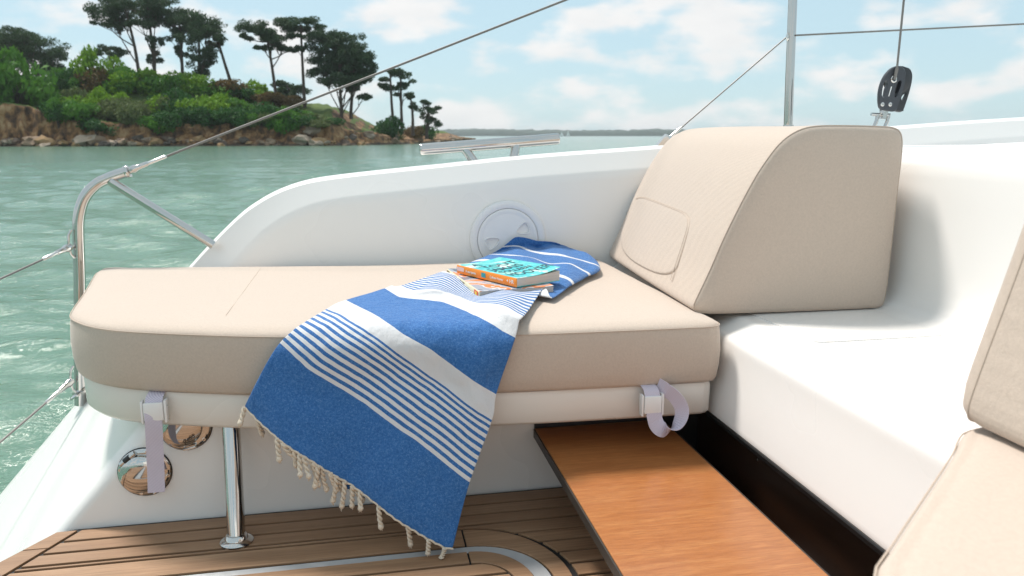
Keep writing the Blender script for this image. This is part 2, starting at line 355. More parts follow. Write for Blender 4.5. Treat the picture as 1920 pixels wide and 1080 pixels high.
# flush floor hatch: pale gutter and its own planking
gt = MB(); oo = [(-.60, 1.465)]+arc(.146, .145, 90, 0)+[(HX+.146, .56), (-.60, .56)]; ii = [(-.56, 1.4495)]+arc(.116, .128, 90, 0)+[(HX+.116, .58), (-.56, .58)]
n_ = len(oo); gt.add([(x, y, -.0005) for x, y in oo]+[(x, y, -.0045) for x, y in ii]+[(x, y, -.0052) for x, y in oo], [(i, (i+1) % n_, n_+(i+1) % n_, n_+i) for i in range(n_)]+[(i, (i+1) % n_, 2*n_+(i+1) % n_, 2*n_+i) for i in range(n_)])
build(gt, 'hatch_gutter', M['alu'], floor, True)
plank(ccw([(-.55, 1.404), (HX-.004, 1.404), (HX-.004, 1.4465), (-.55, 1.4465)]))
plank(ccw(arc(.113, .1265, 0, 90)+arc(.077, .084, 90, 0)))
plank(ccw([(HX+.075, .59), (HX+.113, .59), (HX+.113, HY-.002), (HX+.075, HY-.002)]))
def inn_x(y): s = (y-HY)/.08; return HX+.072*math.sqrt(max(0, 1-s*s)) if s > 0 else HX+.072
for i in range(8):
    y1 = 1.3965-.0465*i; y0 = y1-.0385
    plank(ccw([(-.55, y0)]+[(inn_x(y0+(y1-y0)*k/4), y0+(y1-y0)*k/4) for k in range(5)]+[(-.55, y1)]))
plank(ccw([(-.55, .59), (HX+.072, .59), (HX+.072, 1.025), (-.55, 1.025)]))

# ------------------------------------------------------------------ seat platform and its long cushion
front = [(-.700, 2.10), (-.662, 1.90), (-.640, 1.82), (-.605, 1.765), (-.555, 1.715), (-.483, 1.675), (-.34, 1.632), (-.181, 1.598), (.07, 1.563), (.316, 1.540), (.55, 1.530), (.715, 1.5275)]
def plan(ins, xr=.758, yb=2.445):
    p = [Vector((x, y, 0)) for x, y in front]; xr = .772
    p += [Vector(q+(0,)) for q in ((.745, 1.5300), (.764, 1.540), (xr, 1.562), (xr, 1.62), (xr, 1.75), (xr, 2.1), (xr, 2.40), (xr-.012, yb-.005), (xr-.05, yb), (.3, yb), (-.3, yb), (-.72, yb), (-.752, yb-.006), (-.762, yb-.04), (-.742, 2.30))]
    c = cat_rom(p, 4, True); n = len(c); out = []
    for i, q in enumerate(c):
        t = (c[(i+1) % n]-c[i-1]); nn = Vector((-t.y, t.x, 0)).normalized(); out.append(q+nn*ins)
    return out
def tilt(x): return .022*max(0, .05-x)
def padded(mb, planf, z0, zt, crown=.016, bulge=.005):
    sec = [(.016, z0), (.006, z0+.002), (.001, z0+.010), (-bulge*.7, z0+.3*(zt-z0)), (-bulge, z0+.55*(zt-z0)), (-bulge*.5, zt-.022), (.0, zt-.004), (.0015, zt), (.004, zt+.003), (.009, zt+.0065)]
    rings = [[(p.x, p.y, z+tilt(p.x)+.0011*mnoise.noise(Vector((p.x*14, p.y*14, z*20)))) for p in planf(i)] for i, z in sec]
    last = rings[-1]; c = Vector((sum(p[0] for p in last)/len(last), sum(p[1] for p in last)/len(last), 0))
    for k, h_ in ((.985, .55), (.965, .72), (.93, .87), (.88, .95), (.8, 1.0), (.6, 1.03), (.4, 1.04), (.2, 1.04), (.02, 1.04)): rings.append([(c.x+(p[0]-c.x)*k, c.y+(p[1]-c.y)*k, zt+crown*h_+tilt(c.x+(p[0]-c.x)*k)+(1-k*.6)*.0022*mnoise.noise(Vector((p[0]*k*5, p[1]*k*5, 1)))) for p in last])
    return mb.rings(rings)
plat = empty('seat_platform', (.1, 2.0, .235), 'cream white seat platform under the long beige cushion, on one steel leg', 'seat platform')
pm = MB(); lev = [(.032, .2215), (.020, .2235), (.014, .231), (.013, .29), (.016, .2985)]
pm.rings([[(p.x+(max(0, -p.x-.5)*.0), p.y, z+tilt(p.x)) for p in plan(i, .762)] for i, z in lev])
build(pm, 'panel', M['cream'], plat, angle=45)
lg = MB(); lb, lt = Vector((-.284, 1.580, .004)), Vector((-.293, 1.664, .236)); lg.tube([lb.lerp(lt, k/6) for k in range(7)], .0185, 28)
leg = build(lg, 'leg', M['steel'], plat)
fl = MB(); fl.lathe([(.034, 0), (.034, .003), (.031, .006), (.024, .009), (.0215, .016), (.0195, .018)], (-.284, 1.579, .0005), (0, 0, 1), 28)
build(fl, 'floor_flange', M['steel'], leg)

cush = empty('seat_cushion', (.05, 2.0, .30), 'long beige seat cushion under the towel, rounded at its stern end', 'seat cushion')
build(padded(MB(), plan, .3005, .430), 'cushion_pad', M['fabric'], cush, angle=60)
def offset_ring(i, z): return [(p.x, p.y, z+tilt(p.x)) for p in plan(i)]
pp = MB(); r_ = offset_ring(-.0005, .4297); pp.tube(r_+[r_[0]], .0011, 6, False)
build(pp, 'piping', M['pipe'], cush)
sm_ = MB(); sm_.tube([(-.30, 1.74+.068*k, .4462+tilt(-.30)) for k in range(10)], .0007, 5); build(sm_, 'top_seam', M['pipe'], cush)
def ribbon(path, wdir, w, th=.0016):
    path = [Vector(p) for p in path]; wd = [Vector(wdir)]*len(path) if not isinstance(wdir, list) else [Vector(q) for q in wdir]
    rings = []
    for i, p in enumerate(path):
        t = (path[min(i+1, len(path)-1)]-path[max(i-1, 0)]).normalized(); a = wd[i]-t*wd[i].dot(t); a.normalize(); n = t.cross(a)
        rings.append([p+a*w/2+n*th/2, p-a*w/2+n*th/2, p-a*w/2-n*th/2, p+a*w/2-n*th/2])
    m = MB(); m.rings(rings); return m
def buckle(x, y, z, parent, yaw=0):
    m = MB(); m.box((x-.0195, y-.0105, z-.021), (x+.0195, y-.0035, z+.018), .0025)
    b = build(m, 'buckle', M['plastic'], parent)
    m = MB(); m.box((x-.025, y-.008, z-.027), (x-.0205, y+.010, z+.021), .0012); m.box((x+.0205, y-.008, z-.027), (x+.0255, y+.010, z+.021), .0012); m.box((x-.025, y+.004, z-.027), (x+.0255, y+.0105, z-.022), .0012)
    build(m, 'buckle_frame', M['plastic'], b)
    m = MB(); m.lathe([(.0018, 0), (.0018, .0012), (.0006, .0016)], (x+.0258, y-.002, z+.009), (1, 0, 0), 8); build(m, 'rivet', M['steel_dull'], b)
s1 = build(ribbon(cat_rom([(-.437, 1.690, .312), (-.438, 1.655, .306), (-.439, 1.644, .295), (-.440, 1.637, .272), (-.441, 1.637, .245), (-.444, 1.641, .20), (-.4465, 1.643, .15), (-.448, 1.642, .12), (-.449, 1.640, .098)], 4), (1, .1, 0), .0335), 'strap', M['web'], cush, False)
buckle(-.4395, 1.646, .279, s1)
lp = cat_rom([(.600, 1.545, .306), (.602, 1.520, .300), (.603, 1.510, .288), (.605, 1.507, .265), (.607, 1.505, .243), (.613, 1.500, .222), (.628, 1.492, .2125), (.648, 1.488, .219), (.662, 1.489, .240), (.664, 1.494, .262), (.652, 1.502, .283), (.636, 1.512, .296), (.622, 1.530, .303)], 5)
wds = [Vector((1, .0, 0)).lerp(Vector((.55, -.60, .55)), max(0, min(1, (i/len(lp)-.36)/.22))) for i in range(len(lp))]
s2 = build(ribbon(lp, wds, .034), 'strap', M['web'], cush, False); s2['label'] = 'looped lilac strap with its tail curled back up'
buckle(.604, 1.515, .269, s2)

# ------------------------------------------------------------------ bolster wedge
bol = empty('bolster_cushion', (1.0, 2.0, .43), 'large beige wedge bolster standing on the white bench end', 'bolster cushion')
bp = chaikin([(.742, 0, .452), (.752, 0, .4385), (.80, 0, .434), (1.0, 0, .4315), (1.18, 0, .4305), (1.228, 0, .431), (1.240, 0, .445), (1.243, 0, .55), (1.2445, 0, .70), (1.248, 0, .80), (1.244, 0, .842), (1.225, 0, .858), (1.18, 0, .8605), (1.08, 0, .8625), (1.012, 0, .861), (.972, 0, .850), (.936, 0, .826), (.904, 0, .786), (.870, 0, .733), (.813, 0, .618), (.78, 0, .535), (.752, 0, .475)], 2, True)
bc = Vector((1.03, 0, .62))
def bring(y, k=1.0, ins=0.0):
    sh = .062*(y-1.63)/.82; out = []; n = len(bp)
    for i, p in enumerate(bp):
        t = (bp[(i+1) % n]-bp[i-1]); nn = Vector((t.z, 0, -t.x)).normalized()   # outward for this winding?
        q = p+nn*ins if False else p-(p-bc).normalized()*ins
        q = bc+(q-bc)*k; sag = .004*math.sin((y-1.6)*7+p.x*9)*max(0, (p.z-.5)) if 1.68 < y < 2.4 else 0
        out.append((q.x+sh, y, q.z+sag))
    return out
bs = MB(); rr = [bring(1.616, .04), bring(1.6165, .35), bring(1.618, .65), bring(1.6205, .86), bring(1.624, .95), bring(1.6275, .985), bring(1.632, .999), bring(1.637, 1.004)]
rr += [bring(y, 1.006+.006*math.sin(math.pi*(y-1.64)/.80)) for y in np.linspace(1.65, 2.43, 22)] + [bring(2.448, .995), bring(2.458, .96), bring(2.462, .6), bring(2.463, .05)]
bs.rings(rr); body = build(bs, 'cushion_body', M['fabric'], bol, angle=60)
pp = MB(); r_ = bring(1.6315, 1.0015); pp.tube(r_+[r_[0]], .0013, 6, False); build(pp, 'piping', M['pipe'], bol)
# stitched panel low on the sloping face: a padded field outlined by a double seam
def slope_pt(s, y, off=0.):          # s = 0 bottom .. 1 at the start of the rounded shoulder
    a = Vector((.757, 0, .480)); b = Vector((.872, 0, .738)); p = a.lerp(b, s); n = Vector((-(b-a).z, 0, (b-a).x)).normalized()
    p += n*(off+.0075*math.sin(math.pi*min(1, max(0, s)))*.0+.0072); return Vector((p.x+.062*(y-1.63)/.82, y, p.z))
def stitched(i):
    c = chaikin([(-.04, 2.405, 0), (.60, 2.405, 0), (.645, 2.36, 0), (.635, 2.2, 0), (.615, 2.0, 0), (.60, 1.91, 0), (.54, 1.862, 0), (.30, 1.835, 0), (-.04, 1.805, 0)], 3, True); ce = Vector((.3, 2.11, 0))
    return [ce+(q-ce)*i for q in c]
sp = MB(); sp.rings([[slope_pt(q.x, q.y, o) for q in stitched(k)] for k, o in ((1.0, -.006), (.997, -.002), (.985, .0004), (.95, .001), (.8, .0016), (.4, .002), (.03, .002))]); panel = build(sp, 'stitched_panel', M['fabric'], bol, angle=70)
for k, off in ((.968, .0012), (1.003, -.0008)):
    c = chaikin([(.60, 2.405, 0), (.645, 2.36, 0), (.635, 2.2, 0), (.615, 2.0, 0), (.60, 1.91, 0), (.54, 1.862, 0), (.30, 1.835, 0), (-.02, 1.807, 0)], 3); ce = Vector((.3, 2.11, 0))
    sp = MB(); sp.tube([slope_pt((ce+(q-ce)*k).x, (ce+(q-ce)*k).y, off) for q in c], .0007, 5); build(sp, 'seam', M['pipe'], panel)

# ------------------------------------------------------------------ right foreground seat corner
rs_ = empty('corner_seat_cushion', (.7, .3, .43), 'sunlit pale beige seat cushion in the bottom right corner', 'seat cushion')
poly = [(.355, .30, 0), (.358, .42, 0), (.372, .470, 0), (.415, .508, 0), (.52, .594, 0), (.60, .660, 0), (.632, .690, 0), (.665, .712, 0), (.73, .72, 0), (.95, .72, 0), (1.10, .71, 0), (1.12, .60, 0), (1.12, .1, 0), (1.10, -.28, 0), (.9, -.3, 0), (.40, -.3, 0), (.36, -.26, 0), (.355, 0, 0)]
def plan2(ins):
    c = cat_rom([Vector(p) for p in poly], 3, True); n = len(c); out = []
    for i, q in enumerate(c):
        t = (c[(i+1) % n]-c[i-1]); out.append(q+Vector((t.y, -t.x, 0)).normalized()*ins)
    return out
_t = tilt
def tilt(x): return 0.
build(padded(MB(), plan2, .428, .512, .010, .003), 'cushion_pad', M['fabric'], rs_, angle=60)
pp = MB(); r_ = [(p.x, p.y, .512) for p in plan2(-.0005)]; pp.tube(r_+[r_[0]], .0011, 6, False); build(pp, 'piping', M['pipe'], rs_)
base = MB(); base.rings([[(p.x, p.y, z) for p in plan2(i)] for i, z in ((.10, .0), (.06, .3), (.035, .40), (.04, .4275))])
tag(build(base, 'corner_seat_base', M['gel'], None, at=(.7, .3, 0)), 'white moulded base under the corner seat cushion', 'seat base', None, 'structure')
rb = empty('backrest_cushion', (.8, .4, .53), 'beige backrest cushion standing at the right edge of the picture', 'backrest cushion')
bb = MB(); rr = []
def bsec(y, k): # leaning slab profile in x-z
    pr = chaikin([(.650, 0, .532), (.660, 0, .525), (.70, 0, .523), (.77, 0, .523), (.80, 0, .545), (.89, 0, .95), (.885, 0, .985), (.84, 0, .995), (.785, 0, .985), (.758, 0, .95), (.700, 0, .72), (.651, 0, .553)], 2, True); ce = Vector((.765, 0, .75))
    return [((ce+(p-ce)*k).x, y, (ce+(p-ce)*k).z) for p in pr]
for y, k in ((.728, .05), (.727, .6), (.722, .90), (.715, .965), (.705, .99), (.69, 1.0), (.5, 1.005), (.2, 1.005), (-.1, 1.0), (-.14, .97), (-.15, .6), (-.15, .05)): rr.append(bsec(y, k))
bb.rings(rr); build(bb, 'cushion_body', M['fabric'], rb, angle=60)
pp = MB(); r_ = bsec(.703, .9935); pp.tube(r_+[r_[0]], .0011, 6, False); build(pp, 'piping', M['pipe'], rb)

# ------------------------------------------------------------------ low varnished table
tb = empty('low_table', (.55, 1.0, 0), 'varnished orange wood table leaf with dark edges below the seat platform', 'table')
m = MB(); m.box((.3865, .30, .1350), (.7060, 1.702, .155), .0012); build(m, 'tabletop', M['table'], tb, False)
m = MB(); m.box((.3825, .296, .1335), (.3862, 1.700, .1542), .0008); m.box((.7063, .296, .1335), (.7100, 1.700, .1542), .0008); m.box((.3862, .296, .1335), (.7063, .2997, .1542), .0006); build(m, 'edge_band', M['edge'], tb, False)
for y in (.55, 1.45):
    m = MB(); m.lathe([(.05, .001), (.05, .006), (.022, .012), (.02, .118), (.045, .126), (.045, .1347)], (.60, y, 0), (0, 0, 1), 20); build(m, 'pedestal', M['blk'], tb)

# ------------------------------------------------------------------ towel
TG = [[(float(a)/2000, float(b)/2000, float(c)/2000) for a, b, c in (q.split(",") for q in r.split())] for r in """-495,3142,602 -477,3133,586 -459,3124,570 -441,3115,553 -422,3106,538 -403,3098,523 -384,3089,508 -365,3080,493 -346,3073,477 -326,3067,463 -306,3061,449 -285,3055,435 -265,3049,422 -244,3043,408 -224,3037,393 -205,3030,378 -186,3024,362 -166,3018,347 -147,3011,332 -127,3005,317 -107,2999,303 -86,2993,289 -66,2987,275 -46,2981,261 -25,2975,247 -5,2968,232 15,2962,218 35,2956,203 55,2950,189 75,2944,174 95,2937,159 115,2931,144 135,2925,130 156,2919,117 177,2913,103 198,2907,90 220,2901,77 242,2895,66 264,2889,54 287,2884,44 312,2881,43
-470,3148,650 -452,3139,634 -434,3130,617 -416,3121,601 -397,3113,586 -379,3104,571 -360,3095,556 -342,3089,540 -323,3083,524 -303,3077,511 -282,3071,497 -262,3065,483 -242,3059,470 -222,3053,456 -202,3047,442 -183,3040,427 -163,3034,412 -144,3028,397 -125,3022,382 -105,3016,368 -85,3010,354 -64,3003,340 -44,2997,326 -24,2991,312 -4,2985,298 16,2979,283 36,2973,269 56,2967,255 76,2961,240 95,2954,225 115,2948,211 135,2942,196 155,2936,182 176,2930,168 196,2924,155 217,2918,142 238,2912,128 259,2906,116 280,2900,104 302,2895,93 326,2891,89
-432,3146,722 -415,3141,704 -398,3137,687 -380,3130,671 -362,3122,656 -344,3115,640 -326,3109,624 -308,3103,608 -289,3097,594 -269,3091,580 -249,3085,566 -229,3079,553 -209,3073,539 -189,3067,526 -170,3061,512 -150,3055,498 -131,3049,483 -112,3043,469 -92,3037,455 -72,3031,441 -53,3025,427 -33,3019,413 -13,3013,399 7,3007,385 26,3001,371 46,2995,357 66,2989,343 85,2983,329 105,2976,314 124,2970,300 144,2964,286 163,2958,271 183,2952,257 203,2946,244 223,2940,230 243,2934,216 263,2928,202 283,2922,189 304,2916,175 324,2911,163 346,2906,155
-388,3136,799 -371,3130,783 -354,3127,767 -337,3125,749 -320,3123,733 -303,3121,716 -286,3119,699 -268,3117,682 -249,3111,668 -230,3105,655 -210,3100,642 -191,3094,628 -171,3088,615 -152,3082,602 -132,3076,588 -113,3070,575 -93,3064,561 -74,3059,547 -55,3053,534 -35,3047,520 -16,3041,506 3,3035,492 23,3029,479 42,3023,465 61,3017,451 81,3011,437 100,3005,423 119,2999,409 138,2993,395 158,2988,381 177,2982,367 196,2976,353 215,2970,339 235,2964,326 254,2958,312 273,2952,297 292,2946,283 311,2940,269 330,2934,254 349,2928,241 369,2922,229
-346,3150,857 -328,3139,843 -311,3131,829 -294,3124,814 -277,3119,798 -260,3116,783 -243,3114,766 -226,3111,751 -207,3109,737 -188,3107,723 -169,3105,709 -150,3102,694 -132,3100,680 -112,3094,667 -93,3089,654 -74,3083,641 -55,3077,628 -36,3072,615 -17,3066,602 2,3060,588 21,3054,575 40,3049,561 58,3043,548 77,3037,534 96,3031,521 115,3025,507 134,3020,494 153,3014,480 171,3008,466 190,3002,453 209,2996,439 228,2990,425 246,2985,412 265,2979,398 284,2973,384 302,2967,370 320,2961,355 338,2955,340 356,2949,326 375,2943,311 393,2937,297
-301,3180,893 -283,3164,882 -265,3150,870 -247,3139,858 -230,3129,846 -212,3120,832 -195,3113,819 -178,3108,805 -160,3104,792 -142,3101,779 -123,3099,765 -105,3097,752 -87,3095,738 -69,3093,724 -51,3090,710 -32,3088,697 -14,3086,683 5,3081,670 23,3076,657 41,3070,644 60,3064,631 78,3059,618 96,3053,605 114,3047,592 132,3042,579 151,3036,565 169,3031,552 187,3025,539 205,3019,526 223,3014,513 241,3008,499 260,3002,486 278,2997,473 296,2991,459 314,2985,446 331,2980,431 349,2974,417 366,2968,403 384,2962,389 401,2956,374 419,2950,359
-253,3237,915 -233,3207,910 -214,3186,902 -195,3168,893 -178,3153,883 -160,3140,872 -143,3128,861 -126,3119,850 -108,3110,839 -90,3104,828 -72,3098,816 -55,3093,803 -38,3089,790 -20,3087,777 -3,3085,764 15,3082,751 32,3080,737 50,3078,724 67,3076,711 85,3074,697 102,3072,683 120,3067,670 137,3062,658 154,3056,645 172,3051,632 189,3046,620 207,3040,607 224,3035,594 242,3029,582 259,3024,569 276,3019,556 294,3013,543 311,3008,530 328,3002,517 345,2997,504 362,2991,490 379,2986,477 396,2980,464 413,2975,450 430,2969,437 447,2963,423
-209,3363,916 -188,3315,916 -167,3268,916 -146,3225,916 -128,3195,910 -110,3174,902 -93,3157,894 -76,3142,885 -58,3130,875 -41,3119,866 -24,3110,855 -8,3101,844 9,3094,833 26,3087,821 42,3082,809 59,3078,797 75,3075,784 92,3073,771 109,3071,758 125,3069,745 142,3067,732 159,3065,719 175,3063,706 192,3061,693 209,3059,680 226,3054,668 243,3049,656 259,3043,643 276,3038,631 292,3033,619 309,3028,606 325,3022,594 342,3017,581 358,3012,569 375,3007,556 391,3002,544 408,2996,531 424,2991,519 441,2986,506 458,2981,494 474,2975,481
-171,3475,916 -150,3431,916 -129,3388,916 -108,3345,916 -89,3295,916 -70,3244,916 -53,3203,914 -35,3178,908 -18,3160,901 -2,3144,893 14,3130,883 30,3118,874 46,3107,864 62,3098,853 78,3090,842 94,3083,831 109,3077,820 125,3072,808 141,3068,797 157,3065,784 173,3063,772 189,3061,759 206,3059,747 222,3057,734 238,3055,722 254,3054,709 271,3052,697 287,3050,684 303,3045,672 319,3040,660 335,3035,648 350,3030,636 366,3025,624 382,3020,611 398,3015,599 414,3010,588 430,3005,576 446,3000,564 463,2995,553 479,2990,541 495,2985,529
-146,3554,916 -125,3510,916 -104,3467,916 -84,3425,916 -65,3376,916 -46,3325,916 -29,3276,916 -11,3227,916 5,3191,913 22,3168,907 37,3149,899 52,3134,890 68,3120,881 83,3109,871 98,3099,861 114,3090,850 129,3082,840 145,3076,829 160,3070,819 176,3066,808 192,3062,797 208,3059,785 224,3057,773 239,3055,761 255,3053,749 271,3052,736 287,3050,724 302,3048,712 318,3046,699 334,3044,686 349,3040,674 365,3036,662 380,3031,651 396,3026,639 411,3021,627 427,3016,616 442,3011,605 458,3006,593 474,3001,582 490,2997,571 506,2992,559
-130,3595,916 -109,3549,916 -89,3504,916 -69,3460,916 -51,3412,916 -32,3363,916 -15,3314,916 2,3266,916 18,3216,916 34,3183,912 49,3160,905 64,3142,896 79,3127,888 94,3115,878 109,3104,868 124,3094,858 139,3086,849 155,3079,839 170,3073,829 186,3067,819 202,3063,809 217,3059,798 233,3056,788 249,3054,776 264,3052,763 279,3051,751 295,3049,739 310,3047,727 325,3045,714 341,3043,702 356,3041,690 371,3039,677 387,3034,666 402,3029,655 417,3024,643 432,3020,632 448,3015,621 463,3010,610 479,3005,599 494,3001,587 509,2996,576
-115,3621,916 -95,3572,916 -75,3525,916 -56,3478,916 -38,3431,916 -20,3383,916 -3,3335,916 14,3288,916 30,3239,916 45,3194,915 59,3168,908 74,3149,901 89,3133,892 103,3119,883 118,3108,874 133,3098,864 148,3089,856 164,3082,847 179,3075,838 195,3070,829 211,3065,819 226,3060,810 242,3056,800 257,3053,789 272,3051,777 287,3050,765 302,3048,753 317,3046,741 332,3044,729 347,3042,717 362,3041,705 377,3039,693 392,3037,681 407,3032,670 422,3028,659 437,3023,648 452,3018,637 467,3014,626 482,3009,615 497,3004,604 513,3000,593
-90,3657,916 -71,3607,916 -52,3557,916 -34,3509,916 -17,3462,916 1,3416,916 18,3371,916 34,3327,916 49,3280,916 64,3230,916 78,3189,914 92,3165,909 107,3146,902 121,3131,894 135,3118,886 150,3107,877 165,3098,870 180,3090,862 196,3083,854 211,3076,846 227,3070,838 242,3064,830 258,3059,821 272,3055,811 286,3051,800 301,3048,789 315,3046,778 330,3044,766 345,3043,755 359,3041,743 374,3039,732 389,3037,720 404,3035,709 419,3034,697 434,3032,686 448,3029,675 463,3024,664 478,3020,654 492,3015,643 507,3011,633 521,3006,622
-49,3713,916 -31,3662,916 -14,3612,916 3,3562,916 19,3515,916 36,3471,916 52,3433,916 68,3396,916 84,3355,916 98,3312,916 112,3269,916 126,3228,916 139,3190,916 153,3167,912 167,3149,906 181,3135,900 196,3124,895 211,3113,889 226,3104,883 240,3095,876 255,3087,869 270,3079,862 285,3072,855 299,3065,846 313,3059,837 326,3054,828 340,3049,819 354,3045,809 368,3041,800 382,3038,789 396,3036,779 411,3035,768 425,3033,758 439,3031,747 454,3029,736 468,3028,726 482,3026,715 497,3024,704 511,3022,694 526,3021,683 540,3017,673
3,3775,916 19,3723,916 34,3673,916 50,3623,916 65,3575,916 80,3533,916 96,3505,916 112,3477,916 127,3447,916 142,3414,916 156,3383,916 171,3351,916 184,3320,916 198,3289,916 212,3259,916 225,3229,916 239,3203,916 252,3178,916 266,3157,912 279,3141,908 293,3128,903 307,3116,898 321,3106,893 334,3095,887 347,3086,880 360,3077,873 374,3070,866 387,3063,859 400,3056,852 413,3050,843 426,3044,835 439,3039,826 453,3035,817 466,3031,808 479,3028,799 493,3025,789 506,3023,780 520,3021,770 534,3020,760 547,3018,751 561,3016,741
55,3835,916 70,3783,916 84,3732,916 98,3682,916 111,3634,916 125,3593,916 141,3576,916 157,3558,916 173,3539,916 188,3519,916 203,3499,916 218,3480,916 233,3459,916 248,3439,916 263,3419,916 277,3398,916 292,3380,916 305,3357,916 317,3324,916 329,3291,916 341,3260,916 352,3229,916 364,3199,916 374,3168,916 386,3147,914 398,3131,910 411,3118,906 423,3107,901 436,3096,896 448,3085,890 459,3076,883 471,3067,876 483,3059,869 496,3052,862 508,3045,854 520,3039,847 532,3034,839 545,3029,832 557,3024,824 570,3020,816 583,3017,808
99,3883,916 112,3831,916 125,3781,916 138,3732,916 150,3683,916 163,3644,916 179,3633,916 195,3623,916 211,3612,916 227,3601,916 243,3591,916 259,3581,916 274,3569,916 290,3557,916 305,3545,916 321,3533,916 336,3521,916 350,3503,916 362,3472,916 374,3441,916 386,3410,916 397,3380,916 408,3351,916 419,3322,916 430,3293,916 441,3265,916 451,3237,916 462,3210,916 472,3183,916 480,3150,916 490,3129,912 501,3113,908 511,3100,903 522,3089,898 534,3078,892 545,3069,886 556,3061,880 568,3053,874 580,3046,867 591,3040,861 603,3034,854
125,3910,916 138,3859,916 150,3810,916 162,3761,916 173,3714,916 186,3674,916 201,3664,916 217,3656,916 233,3650,916 250,3643,916 266,3637,916 282,3631,916 298,3624,916 314,3615,916 329,3607,916 345,3599,916 361,3590,916 375,3576,916 388,3549,916 400,3523,916 411,3494,916 423,3464,916 434,3435,916 445,3407,916 456,3380,916 467,3353,916 478,3326,916 488,3300,916 499,3274,916 507,3241,916 515,3208,916 523,3175,916 531,3145,916 540,3126,913 550,3110,909 561,3098,905 572,3087,900 583,3077,895 594,3068,890 605,3060,884 617,3052,879
140,3922,916 152,3873,916 164,3824,916 176,3777,916 187,3731,916 199,3690,916 214,3675,916 230,3669,916 246,3663,916 262,3658,916 278,3652,916 293,3647,916 309,3640,916 325,3633,916 340,3626,916 356,3618,916 371,3611,916 386,3599,916 399,3579,916 412,3558,916 424,3530,916 435,3501,916 446,3472,916 457,3444,916 468,3417,916 479,3390,916 489,3363,916 500,3337,916 510,3311,916 519,3280,916 527,3249,916 535,3219,916 544,3189,916 552,3160,916 560,3135,915 570,3119,912 581,3105,909 592,3094,904 603,3083,900 614,3074,896 625,3066,891
155,3932,916 167,3885,916 179,3838,916 190,3793,916 202,3748,916 213,3706,916 227,3686,916 242,3678,916 258,3671,916 273,3665,916 289,3658,916 304,3651,916 319,3643,916 334,3635,916 350,3626,916 365,3618,916 380,3609,916 394,3599,916 408,3584,916 422,3569,916 434,3544,916 445,3515,916 455,3487,916 466,3459,916 477,3432,916 487,3405,916 498,3379,916 508,3352,916 518,3327,916 527,3299,916 536,3271,916 545,3243,916 554,3216,916 562,3189,916 571,3163,916 580,3139,916 590,3122,913 600,3109,910 611,3097,907 622,3087,903 633,3078,899
180,3953,916 192,3909,916 204,3865,916 215,3822,916 227,3780,916 238,3739,916 251,3715,916 266,3705,916 280,3696,916 295,3686,916 310,3677,916 325,3668,916 339,3657,916 354,3647,916 368,3635,916 382,3625,916 396,3614,916 410,3603,916 425,3592,916 439,3582,916 450,3559,916 461,3533,916 472,3507,916 483,3481,916 494,3456,916 504,3431,916 514,3406,916 525,3381,916 535,3357,916 544,3333,916 554,3308,916 564,3284,916 573,3261,916 582,3237,916 592,3214,916 601,3192,916 610,3169,916 618,3146,916 628,3128,915 638,3115,913 649,3104,910
224,3994,916 236,3954,916 248,3915,916 259,3876,916 270,3838,916 281,3800,916 294,3775,916 308,3762,916 321,3747,916 335,3732,916 348,3718,916 362,3703,916 375,3688,916 388,3672,916 401,3657,916 414,3641,916 427,3626,916 440,3611,916 453,3602,916 467,3594,916 479,3577,916 491,3556,916 502,3535,916 513,3515,916 524,3494,916 535,3474,916 546,3454,916 556,3434,916 567,3414,916 578,3395,916 588,3377,916 599,3358,916 609,3340,916 619,3322,916 629,3305,916 640,3287,916 649,3269,916 659,3252,916 669,3234,916 679,3217,916 688,3200,916
281,4047,916 293,4013,916 304,3980,916 316,3947,916 327,3915,916 338,3882,916 350,3858,916 363,3838,916 375,3814,916 386,3791,916 398,3768,916 409,3745,916 421,3722,916 432,3699,916 443,3676,916 453,3654,916 464,3631,916 475,3610,916 488,3600,916 502,3596,916 514,3585,916 526,3571,916 538,3558,916 550,3545,916 562,3532,916 573,3518,916 585,3505,916 596,3492,916 608,3479,916 619,3466,916 631,3456,916 643,3446,916 655,3436,916 666,3425,916 678,3415,916 690,3405,916 701,3395,916 713,3384,916 724,3374,916 735,3364,916 746,3354,916
339,4101,916 351,4073,916 363,4046,916 374,4020,916 386,3993,916 398,3967,916 409,3944,916 420,3917,916 430,3884,916 440,3853,916 449,3821,916 458,3790,916 468,3760,916 477,3729,916 485,3699,916 494,3670,916 503,3641,916 511,3612,916 523,3602,916 537,3599,916 550,3594,916 562,3587,916 575,3581,916 588,3575,916 600,3568,916 613,3562,916 625,3555,916 638,3549,916 650,3543,916 663,3536,916 676,3534,916 689,3531,916 702,3529,916 715,3526,916 729,3524,916 742,3521,916 755,3518,916 768,3516,916 781,3513,916 794,3510,916 807,3507,916
386,4145,916 398,4123,916 410,4100,916 422,4078,916 434,4056,916 446,4034,916 458,4012,916 467,3980,916 476,3943,916 484,3906,916 492,3870,916 500,3834,916 507,3799,916 515,3764,916 522,3730,916 530,3697,916 537,3664,916 544,3632,916 555,3620,916 569,3617,916 582,3615,916 595,3612,916 608,3610,916 621,3607,916 634,3605,916 647,3602,916 660,3599,916 673,3597,916 686,3594,916 699,3592,916 713,3594,916 727,3596,916 741,3598,916 755,3600,916 769,3602,916 783,3604,916 797,3606,916 811,3608,916 826,3610,916 840,3612,916 854,3614,916
